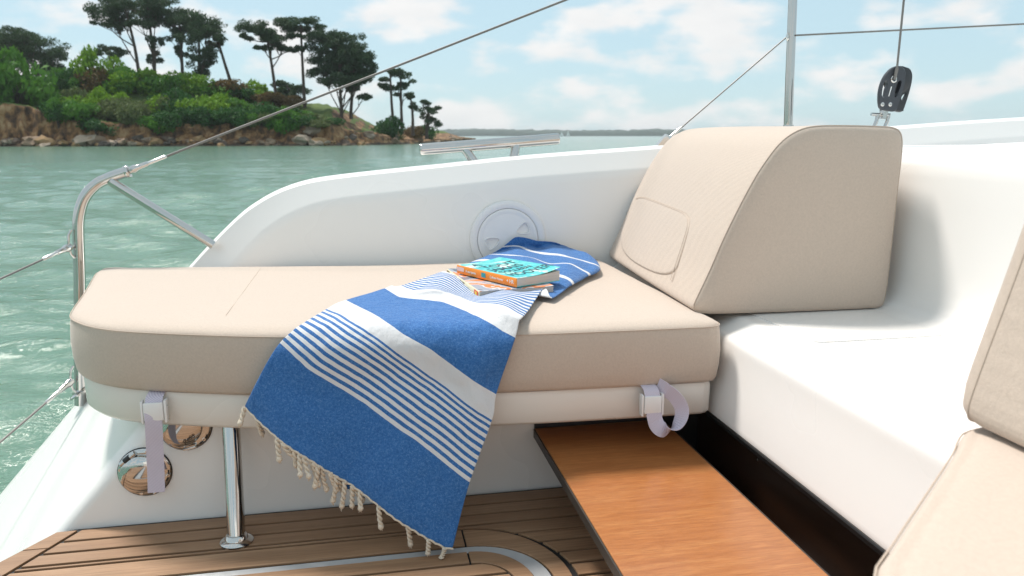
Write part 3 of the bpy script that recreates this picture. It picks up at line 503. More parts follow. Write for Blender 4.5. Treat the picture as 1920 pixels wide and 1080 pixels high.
415,4172,916 427,4151,916 440,4130,916 452,4110,916 464,4089,916 475,4069,916 487,4048,916 496,4016,916 505,3980,916 513,3944,916 520,3908,916 528,3873,916 536,3839,916 543,3805,916 551,3772,916 558,3740,916 565,3707,916 572,3676,916 583,3663,916 596,3658,916 608,3653,916 621,3650,916 634,3646,916 646,3642,916 659,3638,916 672,3634,916 684,3631,916 697,3628,916 710,3625,916 723,3622,916 736,3623,916 750,3623,916 764,3624,916 777,3625,916 791,3626,916 805,3627,916 818,3628,916 832,3628,916 846,3629,916 860,3630,916 873,3631,916
434,4188,916 446,4166,916 458,4146,916 470,4125,916 482,4104,916 493,4084,916 505,4063,916 514,4035,916 523,4003,916 532,3972,916 541,3942,916 550,3911,916 558,3882,916 566,3852,916 575,3823,916 583,3795,916 591,3766,916 599,3738,916 609,3723,916 621,3713,916 633,3704,916 644,3695,916 656,3686,916 668,3678,916 679,3669,916 691,3661,916 703,3654,916 715,3647,916 726,3640,916 738,3633,916 751,3629,916 763,3624,916 775,3620,916 788,3616,916 800,3611,916 812,3607,916 824,3603,916 837,3598,916 849,3594,916 861,3590,916 873,3586,916
449,4203,916 461,4181,916 472,4159,916 484,4138,916 496,4117,916 507,4095,916 518,4074,916 529,4050,916 539,4025,916 549,4000,916 559,3975,916 569,3951,916 578,3927,916 588,3903,916 597,3879,916 607,3855,916 616,3832,916 625,3809,916 635,3791,916 646,3776,916 657,3761,916 667,3746,916 678,3731,916 688,3716,916 698,3702,916 709,3689,916 720,3677,916 731,3665,916 741,3654,916 752,3642,916 763,3631,916 774,3621,916 785,3611,916 795,3600,916 806,3590,916 817,3580,916 827,3569,916 838,3559,916 848,3549,916 859,3539,916 869,3529,916
468,4229,916 480,4207,916 491,4185,916 503,4163,916 514,4142,916 525,4120,916 536,4099,916 548,4078,916 559,4057,916 569,4036,916 580,4016,916 591,3995,916 601,3975,916 612,3955,916 622,3935,916 633,3914,916 643,3895,916 653,3875,916 663,3856,916 673,3836,916 683,3817,916 692,3798,916 702,3779,916 712,3761,916 721,3742,916 731,3725,916 741,3710,916 751,3695,916 761,3680,916 771,3665,916 781,3650,916 791,3635,916 800,3621,916 810,3606,916 820,3592,916 829,3577,916 839,3563,916 848,3549,916 858,3535,916 867,3521,916 876,3507,916
492,4271,916 504,4249,916 515,4228,916 527,4206,916 538,4185,916 550,4164,916 561,4143,916 572,4123,916 584,4103,916 595,4084,916 606,4065,916 617,4046,916 628,4027,916 639,4008,916 650,3989,916 660,3971,916 671,3952,916 681,3933,916 691,3913,916 701,3893,916 711,3872,916 720,3852,916 730,3832,916 739,3812,916 749,3793,916 758,3774,916 768,3758,916 778,3741,916 788,3725,916 797,3708,916 807,3692,916 816,3675,916 826,3659,916 835,3643,916 844,3627,916 853,3611,916 862,3595,916 872,3580,916 880,3564,916 889,3548,916 898,3533,916
518,4322,916 530,4301,916 542,4280,916 553,4259,916 565,4238,916 576,4217,916 588,4197,916 599,4177,916 611,4158,916 622,4139,916 634,4121,916 645,4102,916 656,4083,916 667,4065,916 678,4046,916 689,4027,916 700,4008,916 710,3990,916 720,3970,916 730,3950,916 740,3930,916 750,3910,916 760,3890,916 769,3870,916 779,3851,916 788,3832,916 798,3815,916 808,3797,916 818,3780,916 827,3764,916 837,3747,916 846,3730,916 856,3713,916 865,3696,916 874,3680,916 883,3663,916 893,3647,916 902,3631,916 911,3615,916 920,3599,916 928,3583,916
546,4380,916 558,4359,916 570,4339,916 582,4318,916 594,4298,916 606,4278,916 617,4258,916 629,4238,916 641,4219,916 652,4200,916 664,4181,916 675,4162,916 686,4143,916 697,4124,916 708,4105,916 719,4086,916 730,4066,916 741,4047,916 751,4028,916 761,4009,916 771,3989,916 782,3970,916 792,3951,916 802,3932,916 812,3914,916 821,3895,916 831,3878,916 841,3860,916 851,3843,916 861,3826,916 870,3809,916 880,3792,916 890,3775,916 899,3759,916 909,3742,916 918,3726,916 927,3710,916 936,3693,916 946,3677,916 955,3661,916 964,3645,916
577,4442,916 589,4421,916 601,4401,916 614,4381,916 626,4361,916 638,4341,916 650,4321,916 661,4301,916 673,4282,916 685,4263,916 696,4244,916 708,4225,916 719,4206,916 730,4186,916 741,4167,916 752,4147,916 763,4128,916 774,4109,916 784,4090,916 795,4071,916 805,4052,916 816,4033,916 826,4015,916 836,3996,916 847,3978,916 857,3960,916 867,3942,916 877,3924,916 887,3907,916 897,3890,916 906,3872,916 916,3856,916 926,3839,916 935,3822,916 945,3805,916 954,3789,916 964,3772,916 973,3756,916 982,3740,916 992,3724,916 1001,3708,916
612,4508,916 625,4488,916 637,4468,916 650,4448,916 662,4428,916 674,4409,916 686,4389,916 698,4370,916 710,4351,916 722,4332,916 734,4313,916 745,4294,916 757,4275,916 768,4256,916 779,4236,916 790,4217,916 801,4197,916 812,4178,916 823,4159,916 834,4140,916 844,4122,916 855,4103,916 865,4085,916 876,4066,916 886,4048,916 896,4030,916 906,4012,916 916,3994,916 926,3976,916 936,3958,916 946,3940,916 956,3923,916 966,3906,916 975,3888,916 985,3871,916 994,3854,916 1004,3837,916 1013,3821,916 1022,3804,916 1031,3787,916 1041,3771,916
652,4581,916 665,4561,916 677,4541,916 690,4522,916 702,4502,916 715,4483,916 727,4464,916 739,4445,916 751,4426,916 763,4407,916 775,4388,916 787,4370,916 799,4351,916 810,4331,916 821,4312,916 833,4292,916 844,4273,916 855,4254,916 866,4235,916 877,4216,916 887,4198,916 898,4179,916 909,4161,916 919,4142,916 930,4124,916 940,4106,916 951,4088,916 961,4070,916 971,4052,916 981,4034,916 991,4015,916 1000,3997,916 1010,3979,916 1020,3962,916 1029,3944,916 1039,3926,916 1048,3909,916 1057,3892,916 1067,3875,916 1076,3858,916 1085,3841,916
693,4658,916 706,4638,916 719,4618,916 731,4598,916 744,4578,916 757,4559,916 769,4539,916 781,4520,916 793,4501,916 806,4482,916 818,4463,916 830,4445,916 841,4425,916 853,4406,916 864,4386,916 876,4367,916 887,4348,916 898,4328,916 909,4309,916 920,4291,916 931,4272,916 942,4253,916 953,4235,916 964,4216,916 974,4198,916 985,4180,916 995,4162,916 1006,4144,916 1016,4126,916 1026,4107,916 1036,4089,916 1045,4071,916 1055,4052,916 1065,4034,916 1074,4016,916 1084,3998,916 1093,3981,916 1103,3963,916 1112,3946,916 1121,3928,916 1131,3911,916
733,4735,916 746,4713,916 759,4693,916 771,4672,916 784,4651,916 796,4630,916 808,4610,916 821,4590,916 833,4570,916 845,4550,916 857,4530,916 869,4510,916 881,4490,916 892,4470,916 904,4451,916 915,4431,916 926,4412,916 938,4392,916 949,4373,916 960,4354,916 971,4335,916 982,4316,916 993,4298,916 1004,4279,916 1014,4261,916 1025,4242,916 1036,4224,916 1046,4206,916 1057,4188,916 1067,4170,916 1077,4152,916 1087,4134,916 1097,4116,916 1107,4098,916 1116,4080,916 1126,4062,916 1136,4045,916 1145,4027,916 1155,4010,916 1164,3993,916 1174,3976,916
769,4808,916 782,4784,916 794,4760,916 806,4736,916 819,4712,916 831,4689,916 843,4666,916 854,4643,916 866,4620,916 878,4597,916 889,4575,916 901,4552,916 912,4532,916 924,4511,916 936,4491,916 947,4471,916 958,4451,916 970,4431,916 981,4411,916 992,4392,916 1003,4372,916 1014,4353,916 1025,4334,916 1036,4315,916 1047,4296,916 1057,4278,916 1068,4259,916 1079,4241,916 1090,4225,916 1100,4208,916 1111,4192,916 1122,4175,916 1132,4158,916 1143,4142,916 1153,4125,916 1163,4109,916 1174,4093,916 1184,4077,916 1194,4061,916 1204,4045,916 1214,4029,916
804,4880,916 816,4851,916 827,4822,916 839,4794,916 851,4766,916 862,4739,916 873,4711,916 884,4684,916 895,4657,916 906,4631,916 917,4605,916 928,4579,916 939,4556,916 951,4535,916 962,4514,916 974,4493,916 985,4472,916 996,4452,916 1008,4431,916 1019,4411,916 1030,4391,916 1041,4371,916 1051,4351,916 1062,4332,916 1073,4312,916 1084,4293,916 1094,4275,916 1105,4257,916 1117,4243,916 1129,4229,916 1140,4214,916 1152,4200,916 1163,4186,916 1175,4172,916 1186,4158,916 1197,4144,916 1209,4130,916 1220,4117,916 1231,4103,916 1242,4089,916 1253,4076,916
828,4890,927 845,4890,922 861,4890,916 873,4859,916 883,4826,916 894,4795,916 904,4763,916 915,4732,916 925,4701,916 935,4670,916 945,4640,916 955,4610,916 966,4587,916 978,4564,916 989,4543,916 1001,4521,916 1012,4500,916 1023,4478,916 1034,4457,916 1045,4436,916 1056,4415,916 1067,4395,916 1078,4374,916 1088,4354,916 1099,4334,916 1109,4314,916 1120,4295,916 1131,4277,916 1144,4265,916 1156,4253,916 1168,4240,916 1180,4228,916 1193,4216,916 1205,4204,916 1217,4192,916 1229,4180,916 1241,4168,916 1253,4156,916 1265,4144,916 1277,4132,916 1288,4120,916
852,4890,941 868,4890,935 885,4890,930 901,4890,924 918,4890,919 931,4873,916 941,4839,916 951,4804,916 960,4771,916 970,4737,916 979,4705,916 989,4672,916 999,4647,916 1011,4624,916 1022,4602,916 1033,4580,916 1044,4558,916 1055,4536,916 1066,4514,916 1077,4492,916 1088,4471,916 1099,4450,916 1109,4429,916 1120,4408,916 1130,4387,916 1141,4367,916 1151,4346,916 1161,4327,916 1174,4314,916 1186,4302,916 1198,4290,916 1211,4277,916 1223,4265,916 1235,4253,916 1247,4241,916 1259,4229,916 1271,4217,916 1283,4205,916 1295,4193,916 1307,4181,916 1318,4169,916
880,4890,959 896,4890,954 912,4890,949 928,4890,943 944,4890,938 960,4890,933 976,4890,927 993,4890,922 1009,4890,917 1018,4858,916 1027,4825,916 1036,4791,916 1047,4765,916 1058,4742,916 1069,4719,916 1080,4696,916 1091,4674,916 1101,4652,916 1112,4630,916 1123,4608,916 1133,4586,916 1144,4565,916 1154,4543,916 1165,4522,916 1175,4501,916 1185,4479,916 1194,4455,916 1203,4433,916 1214,4416,916 1225,4400,916 1236,4384,916 1247,4368,916 1258,4352,916 1269,4337,916 1279,4321,916 1290,4305,916 1300,4290,916 1311,4275,916 1321,4259,916 1332,4244,916 1342,4229,916
911,4890,981 926,4890,976 941,4890,971 957,4890,966 972,4890,961 988,4890,956 1003,4890,951 1019,4890,946 1034,4890,941 1050,4890,936 1065,4890,931 1081,4890,926 1097,4890,922 1113,4890,918 1127,4881,916 1137,4859,916 1148,4836,916 1158,4814,916 1169,4792,916 1179,4770,916 1189,4748,916 1200,4726,916 1210,4705,916 1220,4683,916 1230,4662,916 1239,4638,916 1246,4609,916 1253,4581,916 1262,4558,916 1271,4535,916 1279,4512,916 1288,4490,916 1296,4468,916 1304,4445,916 1312,4423,916 1321,4402,916 1329,4380,916 1337,4359,916 1345,4337,916 1353,4316,916 1360,4295,916
938,4890,1001 953,4890,996 968,4890,992 982,4890,987 997,4890,983 1012,4890,978 1027,4890,974 1042,4890,969 1056,4890,965 1071,4890,960 1086,4890,956 1101,4890,951 1116,4890,947 1131,4890,944 1147,4890,940 1162,4890,937 1177,4890,934 1193,4890,930 1208,4890,927 1223,4890,924 1239,4890,920 1254,4890,917 1265,4872,916 1275,4851,916 1284,4830,916 1292,4803,916 1297,4769,916 1303,4735,916 1309,4704,916 1315,4673,916 1320,4643,916 1326,4613,916 1332,4583,916 1337,4554,916 1343,4525,916 1348,4496,916 1353,4468,916 1359,4440,916 1364,4412,916 1369,4384,916 1374,4357,916
958,4890,1015 972,4890,1010 986,4890,1006 1000,4890,1002 1015,4890,998 1029,4890,994 1043,4890,989 1058,4890,985 1072,4890,981 1086,4890,977 1101,4890,973 1115,4890,968 1130,4890,964 1145,4890,961 1159,4890,958 1174,4890,955 1189,4890,951 1204,4890,948 1219,4890,945 1233,4890,942 1248,4890,939 1263,4890,935 1278,4890,932 1293,4890,929 1308,4890,926 1322,4890,921 1335,4885,916 1339,4847,916 1343,4810,916 1347,4773,916 1350,4737,916 1354,4701,916 1357,4666,916 1361,4632,916 1364,4597,916 1368,4564,916 1371,4530,916 1375,4497,916 1378,4465,916 1381,4433,916 1384,4401,916""".split("\n")]
def dense(grid, nu, nv):
    rows_ = [cat_rom(r, nu) for r in grid]; cols = [cat_rom([r[j] for r in rows_], nv) for j in range(len(rows_[0]))]
    return [[cols[j][i] for j in range(len(cols))] for i in range(len(cols[0]))]
NU, NV = 2, 3
D = dense([[Vector(p) for p in r] for r in TG], NU, NV); nr, nc = len(D), len(D[0])
def smooth01(x): x = max(0, min(1, x)); return x*x*(3-2*x)
def fronty(x): return np.interp(x, [-.605, -.555, -.483, -.34, -.181, .07, .316, .55, .735], [1.765, 1.715, 1.675, 1.632, 1.598, 1.563, 1.540, 1.530, 1.527])
for i in range(nr):
    v = i/(4*NV)
    for j in range(nc):
        s = j/(nc-1); p = D[i][j]
        ed = min(1, 4*s*(1-s)*1.6)
        w1 = mnoise.noise(Vector((p.x*6, p.y*6, p.z*6)))*.008+mnoise.noise(Vector((p.x*17+5, p.y*17, p.z*17)))*.003
        # soft folds running down the length of the cloth
        fold = math.sin(s*8.5+v*.45+2.2*mnoise.noise(Vector((v*.45, s*2, 0))))*.0125*(1-.5*smooth01((v-3)/2))
        lift = .0
        if v > 7.6: lift = .020*smooth01((v-7.6)/.9)*math.sqrt(max(0, ed))+.004*math.sin(s*14+v*3)*ed
        if 4 < v < 7: lift += (.007+.007*math.sin(s*11+v*2.2))*smooth01((v-4)/.6)*smooth01((7-v)/.6)
        if 5.3 < v < 6.6 and s > .75: lift += .010*smooth01((s-.75)/.2)*(1-abs(v-6)/.7)
        hang = smooth01((.435-p.z)/.12)
        near = smooth01((v-3.2)/1.2)
        d = Vector((-.2*w1, -(fold+w1)*hang-.002*hang, (abs(w1)*.5*near+abs(fold)*.25*near+lift)*(1-hang)))
        q = p+d
        q.z = max(q.z, .4530) if p.z > .452 else q.z
        r0 = .022; e0 = fronty(q.x)-.0095; zt0 = .4505+.02*max(0, .05-q.x); a0, b0 = e0+r0-q.y, q.z-(zt0-r0)      # keep clear of the rounded cushion edge
        if a0 > 0 and b0 > 0:
            h0 = math.hypot(a0, b0)
            if h0 < r0: q.y -= a0/h0*(r0-h0); q.z += b0/h0*(r0-h0)
        elif a0 > 0 and a0 < r0 and b0 > -.20: q.y = e0
        elif b0 > 0 and b0 < r0 and a0 > -1: q.z = max(q.z, zt0)
        D[i][j] = q
towel = empty('beach_towel', (.15, 1.8, .44), 'blue and white striped towel with cream tassels draped over the cushion front', 'towel')
def cloth(Dg, name, v0=0, parent=None, off=0):
    me = bpy.data.meshes.new(name); nr, nc = len(Dg), len(Dg[0]); base = ORG[towel.name]
    vs = [(q-base)[:] for r in Dg for q in r]; fs = [(i*nc+j, i*nc+j+1, (i+1)*nc+j+1, (i+1)*nc+j) for i in range(nr-1) for j in range(nc-1)]
    me.from_pydata(vs, [], fs); uv = me.uv_layers.new(name='UVMap')
    for lp_ in me.loops: i, j = divmod(lp_.vertex_index, nc); uv.data[lp_.index].uv = (j/(nc-1), (i/(4*NV)+v0)/12)
    me.polygons.foreach_set('use_smooth', [True]*len(me.polygons)); o = link(name, me, M['towel'], parent); ORG[o.name] = base
    md = o.modifiers.new('thick', 'SOLIDIFY'); md.thickness = .0035; md.offset = 0
    sb = o.modifiers.new('sub', 'SUBSURF'); sb.levels = 1; sb.render_levels = 1
    return o
def towel_mat():
    g = G('striped_towel'); uvn = g.n('ShaderNodeTexCoord').outputs['UV']; sx = g.n('ShaderNodeSeparateXYZ', {0: uvn}); c = g.n('ShaderNodeTexCoord').outputs['Object']
    wob = g.noise(c, 14, 3); v = g.math('ADD', g.math('MULTIPLY', sx.outputs[1], 12), g.math('MULTIPLY_ADD', wob, .05, -.025))
    def rng_(a, b): return g.math('MULTIPLY', g.math('GREATER_THAN', v, a), g.math('LESS_THAN', v, b))
    def stripes(a, b, n, duty, w0): return g.math('MULTIPLY', rng_(a, b), g.math('LESS_THAN', g.math('FRACT', g.math('MULTIPLY', g.math('SUBTRACT', v, a), n/(b-a))), duty))
    white = stripes(1.0, 2.0, 9, .52, 0)
    for t in (rng_(2.0, 3.0), rng_(4.0, 5.0), stripes(5.0, 6.15, 13, .45, 0), rng_(6.15, 7.0), rng_(8.30, 8.42), rng_(9.25, 9.36), rng_(10.2, 10.3)): white = g.math('MAXIMUM', white, t)
    fine = g.noise(g.n('ShaderNodeMapping', {'Vector': uvn, 'Scale': (260, 900, 1)}).outputs[0], 1, 2, .7); mid = g.noise(c, 210, 4, .65); br = g.math('MULTIPLY_ADD', mid, .5, g.math('MULTIPLY', fine, .5))
    blue = g.ramp(br, [(.30, (.008, .065, .235)), (.5, (.030, .145, .40)), (.70, (.13, .28, .54))])
    wht = g.mix(fine, (.62, .62, .635), (.76, .76, .77))
    g.set(Base_Color=g.mix(white, blue, wht), Roughness=.95, Sheen_Weight=.15)
    cr_ = g.noise(g.n('ShaderNodeMapping', {'Vector': c, 'Scale': (1, 1, .45), 'Rotation': (0, 0, .5)}).outputs[0], 26, 4, .55)
    g.bump(g.math('MULTIPLY_ADD', cr_, 7.0, fine), .65, .002); return g.m
M['towel'] = towel_mat()
cl = cloth(D, 'cloth', 0, towel)
hem = MB(); hem.tube([q+Vector((0, -.001, -.001+.0015*math.sin(k*2.1))) for k, q in enumerate(D[0])], .0022, 6)
M['cord'] = plain('cream_cord', (.66, .57, .46), .9, 0, .15, 300, .3)
build(hem, 'hem_cord', M['cord'], towel)
# second layer of the folded towel, seen in glimpses below the hem
D2 = [[D[i][j]+Vector((-.006, .009, -.006-.014*math.sin(j*.33+1))) for j in range(28, 48)] for i in range(0, 14)]
ul = cloth(D2, 'under_layer', 0, towel)
def tassel_mesh(seed, ln):
    r = random.Random(seed); m = MB(); tw = r.uniform(0, 6)
    bx, by = r.uniform(-.004, .004), r.uniform(-.003, .003)
    for ph in (0, math.pi):
        path = []; rad = []
        for k in range(29):
            t = k/28; a = tw+ph+t*ln/.011*math.pi; path.append((.0027*math.cos(a)+bx*t*t*3, .0027*math.sin(a)+by*t*t*3, -t*ln)); rad.append(.0030)
        m.tube(path, rad, 6)
    kx, ky = bx*3, by*3
    m.lathe([(.001, -.007), (.0055, -.0035), (.0062, .001), (.004, .005), (.001, .006)], (kx, ky, -ln-.001), (0, 0, 1), 8)
    for q in range(4): a = q*1.6; m.tube([(kx, ky, -ln-.003), (kx+.003*math.cos(a), ky+.003*math.sin(a), -ln-r.uniform(.007, .013))], [.0012, .0005], 4)
    me = bpy.data.meshes.new('tassel'); me.from_pydata(m.v, [], m.f); me.polygons.foreach_set('use_smooth', [True]*len(me.polygons)); me.materials.append(M['cord']); return me
TM = [tassel_mesh(i, .025+.0055*i) for i in range(6)]
spots = [.0, .07, .175, .205, .262, .285, .305, .335, .35, .372, .392, .43, .46, .475, .50, .535, .55, .575, .66, .80, .895, .965]
lens = [1, 2, 3, 2, 1, 2, 2, 2, 4, 3, 4, 3, 5, 2, 5, 3, 1, 1, 3, 3, 3, 5]
for k, (sp_, li) in enumerate(zip(spots, lens)):
    j = sp_*(nc-1); q = D[0][int(j)].lerp(D[0][min(nc-1, int(j)+1)], j-int(j)); back = .006 if k % 3 == 1 else 0
    o = link('tassel', TM[li], None, towel); o.location = q-ORG[towel.name]+Vector((0, back-.001, -.001)); o.rotation_euler = (random.uniform(-.15, .1), random.uniform(-.28, .28), random.uniform(0, 6)); 
    if q.z-.05 < .02: o.scale = (1, 1, max(.35, (q.z-.003)/(.039+.0055*li))) if (q.z-.003) < (.039+.0055*li) else (1, 1, 1)

# ------------------------------------------------------------------ books
def text_mesh(body, size, font_bold=.0, align='LEFT', ext=.00025, sx=1.0):
    cu = bpy.data.curves.new('lettering', 'FONT'); cu.body = body; cu.size = size; cu.align_x = align; cu.extrude = ext; cu.offset = font_bold; cu.space_character = 1.0
    o = bpy.data.objects.new('tmp', cu); COL.objects.link(o); dg = bpy.context.evaluated_depsgraph_get(); me = bpy.data.meshes.new_from_object(o.evaluated_get(dg)); bpy.data.objects.remove(o)
    for v in me.vertices: v.co.x *= sx
    return me
def frame(o, ex, ey, at): ez = ex.cross(ey); o.matrix_local = Matrix(((ex.x, ey.x, ez.x, at.x), (ex.y, ey.y, ez.y, at.y), (ex.z, ey.z, ez.z, at.z), (0, 0, 0, 1)))
def patch_mat(name, stops, scale, seed):
    g = G(name); c = g.coord('Object'); c2 = g.n('ShaderNodeVectorMath', {0: c, 1: (seed, seed*2, 0)}, operation='ADD').outputs[0]
    f = g.noise(c2, scale, 3, .55, .6); g.set(Base_Color=g.ramp(f, stops, 'CONSTANT'), Roughness=.38, Coat_Weight=.2); return g.m
M['cover_teal'] = patch_mat('teal_cover', [(0, (.62, .78, .72)), (.40, (.12, .58, .56)), (.47, (.04, .50, .53)), (.55, (.09, .60, .62)), (.62, (.34, .72, .64)), (.67, (.80, .82, .76)), (.73, (.85, .55, .15))], 13, 1.3)
M['cover_mix'] = patch_mat('patchwork_cover', [(0, (.10, .13, .18)), (.38, (.30, .36, .45)), (.46, (.70, .68, .68)), (.49, (.74, .24, .09)), (.575, (.74, .62, .56)), (.60, (.36, .41, .50)), (.68, (.74, .26, .10))], 10, 4.7)
M['orange'] = plain('orange_spine', (.85, .27, .025), .4, 0, .05); M['ivory'] = plain('ivory_spine', (.80, .72, .50), .45, 0, .05)
def paper():
    g = G('page_edges'); c = g.n('ShaderNodeTexCoord').outputs['Object']; f = g.noise(g.n('ShaderNodeMapping', {'Vector': c, 'Scale': (14, 14, 1500)}).outputs[0], 1, 3)
    g.set(Base_Color=g.mix(f, (.42, .38, .35), (.68, .63, .58)), Roughness=.9); g.bump(f, .5, .001); return g.m
M['paper'] = paper(); M['ink'] = plain('dark_ink', (.012, .05, .085), .5); M['white_ink'] = plain('white_ink', (.82, .82, .8), .5); M['red_ink'] = plain('red_ink', (.75, .10, .03), .5); M['yellow_ink'] = plain('yellow_ink', (.85, .6, .04), .5); M['black_ink'] = plain('black_ink', (.015, .014, .014), .5); M['teal_ink'] = plain('teal_ink', (.02, .33, .38), .5); M['pink_ink'] = plain('pink_ink', (.80, .58, .55), .5)
def book(name, A, e1, ln, wd, z0, th, cover, spine, label, curl):
    A = Vector((A[0], A[1], z0)); e1 = Vector((*e1, 0)).normalized(); e2 = Vector((-e1.y, e1.x, 0)); root = empty(name, A, label, 'book'); O = A
    def P(a, b, z): return O+e1*a+e2*b+Vector((0, 0, z))
    def curlz(a, b): s = max(0, (b/wd-.25)/.75); return curl*s*s*(.55+.45*a/ln)
    m = MB(); n1_, n2_ = 6, 8                                          # pages
    top_ = [[P(.002+(ln-.004)*i/n1_, .0015+(wd-.003)*j/n2_, th-.0012+curlz(ln*i/n1_, wd*j/n2_)*.35) for j in range(n2_+1)] for i in range(n1_+1)]
    bot_ = [[P(.002+(ln-.004)*i/n1_, .0015+(wd-.003)*j/n2_, .0012) for j in range(n2_+1)] for i in range(n1_+1)]
    def slab(m, up, lo):
        a, b = len(up), len(up[0]); o_ = len(m.v); vs = [p for r in up for p in r]+[p for r in lo for p in r]; k = a*b; fs = []
        for i in range(a-1):
            for j in range(b-1): q = i*b+j; fs += [(q, q+1, q+b+1, q+b), (k+q, k+q+b, k+q+b+1, k+q+1)]
        for i in range(a-1): fs += [(i*b, (i+1)*b, k+(i+1)*b, k+i*b), (i*b+b-1, k+i*b+b-1, k+(i+1)*b+b-1, (i+1)*b+b-1)]
        for j in range(b-1): fs += [(j, k+j, k+j+1, j+1), ((a-1)*b+j, (a-1)*b+j+1, k+(a-1)*b+j+1, k+(a-1)*b+j)]
        m.add(vs, fs)
    slab(m, top_, bot_); build(m, 'page_block', M['paper'], root, True, angle=30)
    m = MB(); up = [[P(ln*i/n1_, wd*j/n2_, th+curlz(ln*i/n1_, wd*j/n2_)) for j in range(n2_+1)] for i in range(n1_+1)]; slab(m, up, [[p-Vector((0, 0, .0009)) for p in r] for r in up])
    fc = build(m, 'front_cover', M[cover], root, True, angle=30)
    m = MB(); m.add([P(a, b, c_) for a in (0, ln) for b in (0, wd) for c_ in (0, .001)], [(0, 1, 3, 2), (4, 6, 7, 5), (0, 4, 5, 1), (2, 3, 7, 6), (0, 2, 6, 4), (1, 5, 7, 3)]); build(m, 'back_cover', M[cover], root, False)
    m = MB(); m.rings([[P(a, -.0002, .0), P(a, -.0016, .003), P(a, -.0022, th*.5), P(a, -.0016, th-.002), P(a, -.0002, th+.0001), P(a, .0012, th-.001), P(a, .0012, .001)] for a in (-.0003, ln*.33, ln*.66, ln+.0003)]); sp = build(m, 'spine', M[spine], root, True, angle=30)
    def on_top(body, a, b, size, mat='ink', bold=.0003, sx=1.):
        me = text_mesh(body, size, bold, sx=sx); me.materials.append(M[mat])
        for v in me.vertices:
            bb_ = b+v.co.x; aa = a-v.co.y; v.co = (P(aa, bb_, th+.0004+v.co.z+curlz(aa, bb_))-O)
        o = link('lettering', me, None, fc); ORG[o.name] = O; return o
    def on_spine(body, a, z, size, mat, bold=0.0003):
        me = text_mesh(body, size, bold); me.materials.append(M[mat]); o = link('lettering', me, None, sp); frame(o, e1, Vector((0, 0, 1)), P(a, -.0025, z)-O); return o
    def mark(a0, a1, z_0, z_1, mat, name_='spine_mark', off=.0026):
        m = MB(); m.add([P(a, -.0026-.0003*k-(off-.0026), z) for k in (0, 1) for a, z in ((a0, z_0), (a1, z_0), (a1, z_1), (a0, z_1))], [(0, 1, 2, 3), (4, 5, 6, 7), (0, 1, 5, 4), (1, 2, 6, 5), (2, 3, 7, 6), (3, 0, 4, 7)]); return build(m, name_, M[mat], sp, False)
    return root, on_top, on_spine, mark
b2, top2, spn2, mk2 = book('paperback_book', (.229, 2.118), (.119, -.993), .333, .19, .4575, .0185, 'cover_mix', 'ivory', 'lower paperback with ivory spine and orange and grey cover, lying on the towel', .002)
spn2('ITS-ARM', .150, .0052, .0125, 'black_ink', .0005)
mk2(.004, .034, .0035, .0155, 'black_ink'); mk2(.012, .024, .007, .0125, 'yellow_ink', off=.0031); mk2(.293, .329, .002, .0165, 'red_ink'); mk2(.303, .318, .005, .0135, 'yellow_ink', off=.0031)
top2('HISTOIRE', .165, .030, .014, 'black_ink', .0002)
b1, top1, spn1, mk1 = book('paperback_book', (.246, 2.030), (.457, -.89), .254, .142, .4785, .0225, 'cover_teal', 'orange', 'upper paperback with orange spine and turquoise cover with dark title', .013)
top1('A', .050, .020, .040); top1('TOUT', .097, .022, .046, sx=.86); top1('JAMAIS', .142, .014, .046, sx=.72); top1('COLLEEN', .174, .014, .029, sx=.84); top1('HOOVER', .222, .012, .050, sx=.66)
mk1(.002, .034, .008, .0185, 'pink_ink'); mk1(.112, .130, .0055, .0175, 'teal_ink', 'spine_emblem'); spn1('A tout jamais', .042, .0085, .0085, 'white_ink', .0001); spn1('Colleen Hoover', .148, .0085, .0085, 'white_ink', .0001); spn1('+ HR', .217, .0075, .0130, 'white_ink', .0002)

# ------------------------------------------------------------------ deck fittings
def boolean_cut(o, cutter):
    me = bpy.data.meshes.new('cutter'); me.from_pydata(cutter.v, [], cutter.f); bm = bmesh.new(); bm.from_mesh(me); bmesh.ops.recalc_face_normals(bm, faces=bm.faces[:]); bm.to_mesh(me); bm.free()
    base = ORG[o.name]; t = bpy.data.objects.new('cutter', me); COL.objects.link(t); t.location = base if o.parent is None else Vector((0, 0, 0))
    for v in me.vertices: v.co = v.co-base
    if o.parent is not None: t.location = base
    md = o.modifiers.new('cut', 'BOOLEAN'); md.operation = 'DIFFERENCE'; md.object = t; md.solver = 'EXACT'
    bpy.context.view_layer.update(); dg = bpy.context.evaluated_depsgraph_get(); new = bpy.data.meshes.new_from_object(o.evaluated_get(dg)); o.modifiers.clear(); o.data = new; bpy.data.objects.remove(t)
    try: new.set_sharp_from_angle(angle=R(35))
    except Exception: pass
# inspection hatch in the coaming
HC_ = Vector((.466, 2.4715, .507)); hatch = empty('inspection_hatch', HC_, 'round white inspection hatch in the coaming behind the books', 'hatch')
m = MB(); m.lathe([(.126, -.004), (.126, .004), (.1235, .008), (.117, .010), (.106, .0085), (.1015, .006), (.1015, -.004)], HC_, (0, -1, 0), 64); build(m, 'rim', M['plastic'], hatch)
m = MB(); m.lathe([(.100, -.020), (.100, .006), (.098, .0085), (.090, .0095), (.086, .0075), (.083, .0075), (.05, .009), (.004, .0095)], HC_, (0, -1, 0), 64); lidh = build(m, 'lid', M['plastic'], hatch)
def wedge(cx, cz, ang, s):   # finger recess: rounded triangle
    pts = chaikin([(0, 0, 0), (.058, .026, 0), (.064, 0, 0), (.058, -.026, 0)], 2, True); out = []
    for p in pts: x, y = p.x*s, p.y*s; out.append((cx+x*math.cos(ang)-y*math.sin(ang), cz+x*math.sin(ang)+y*math.cos(ang)))
    return out
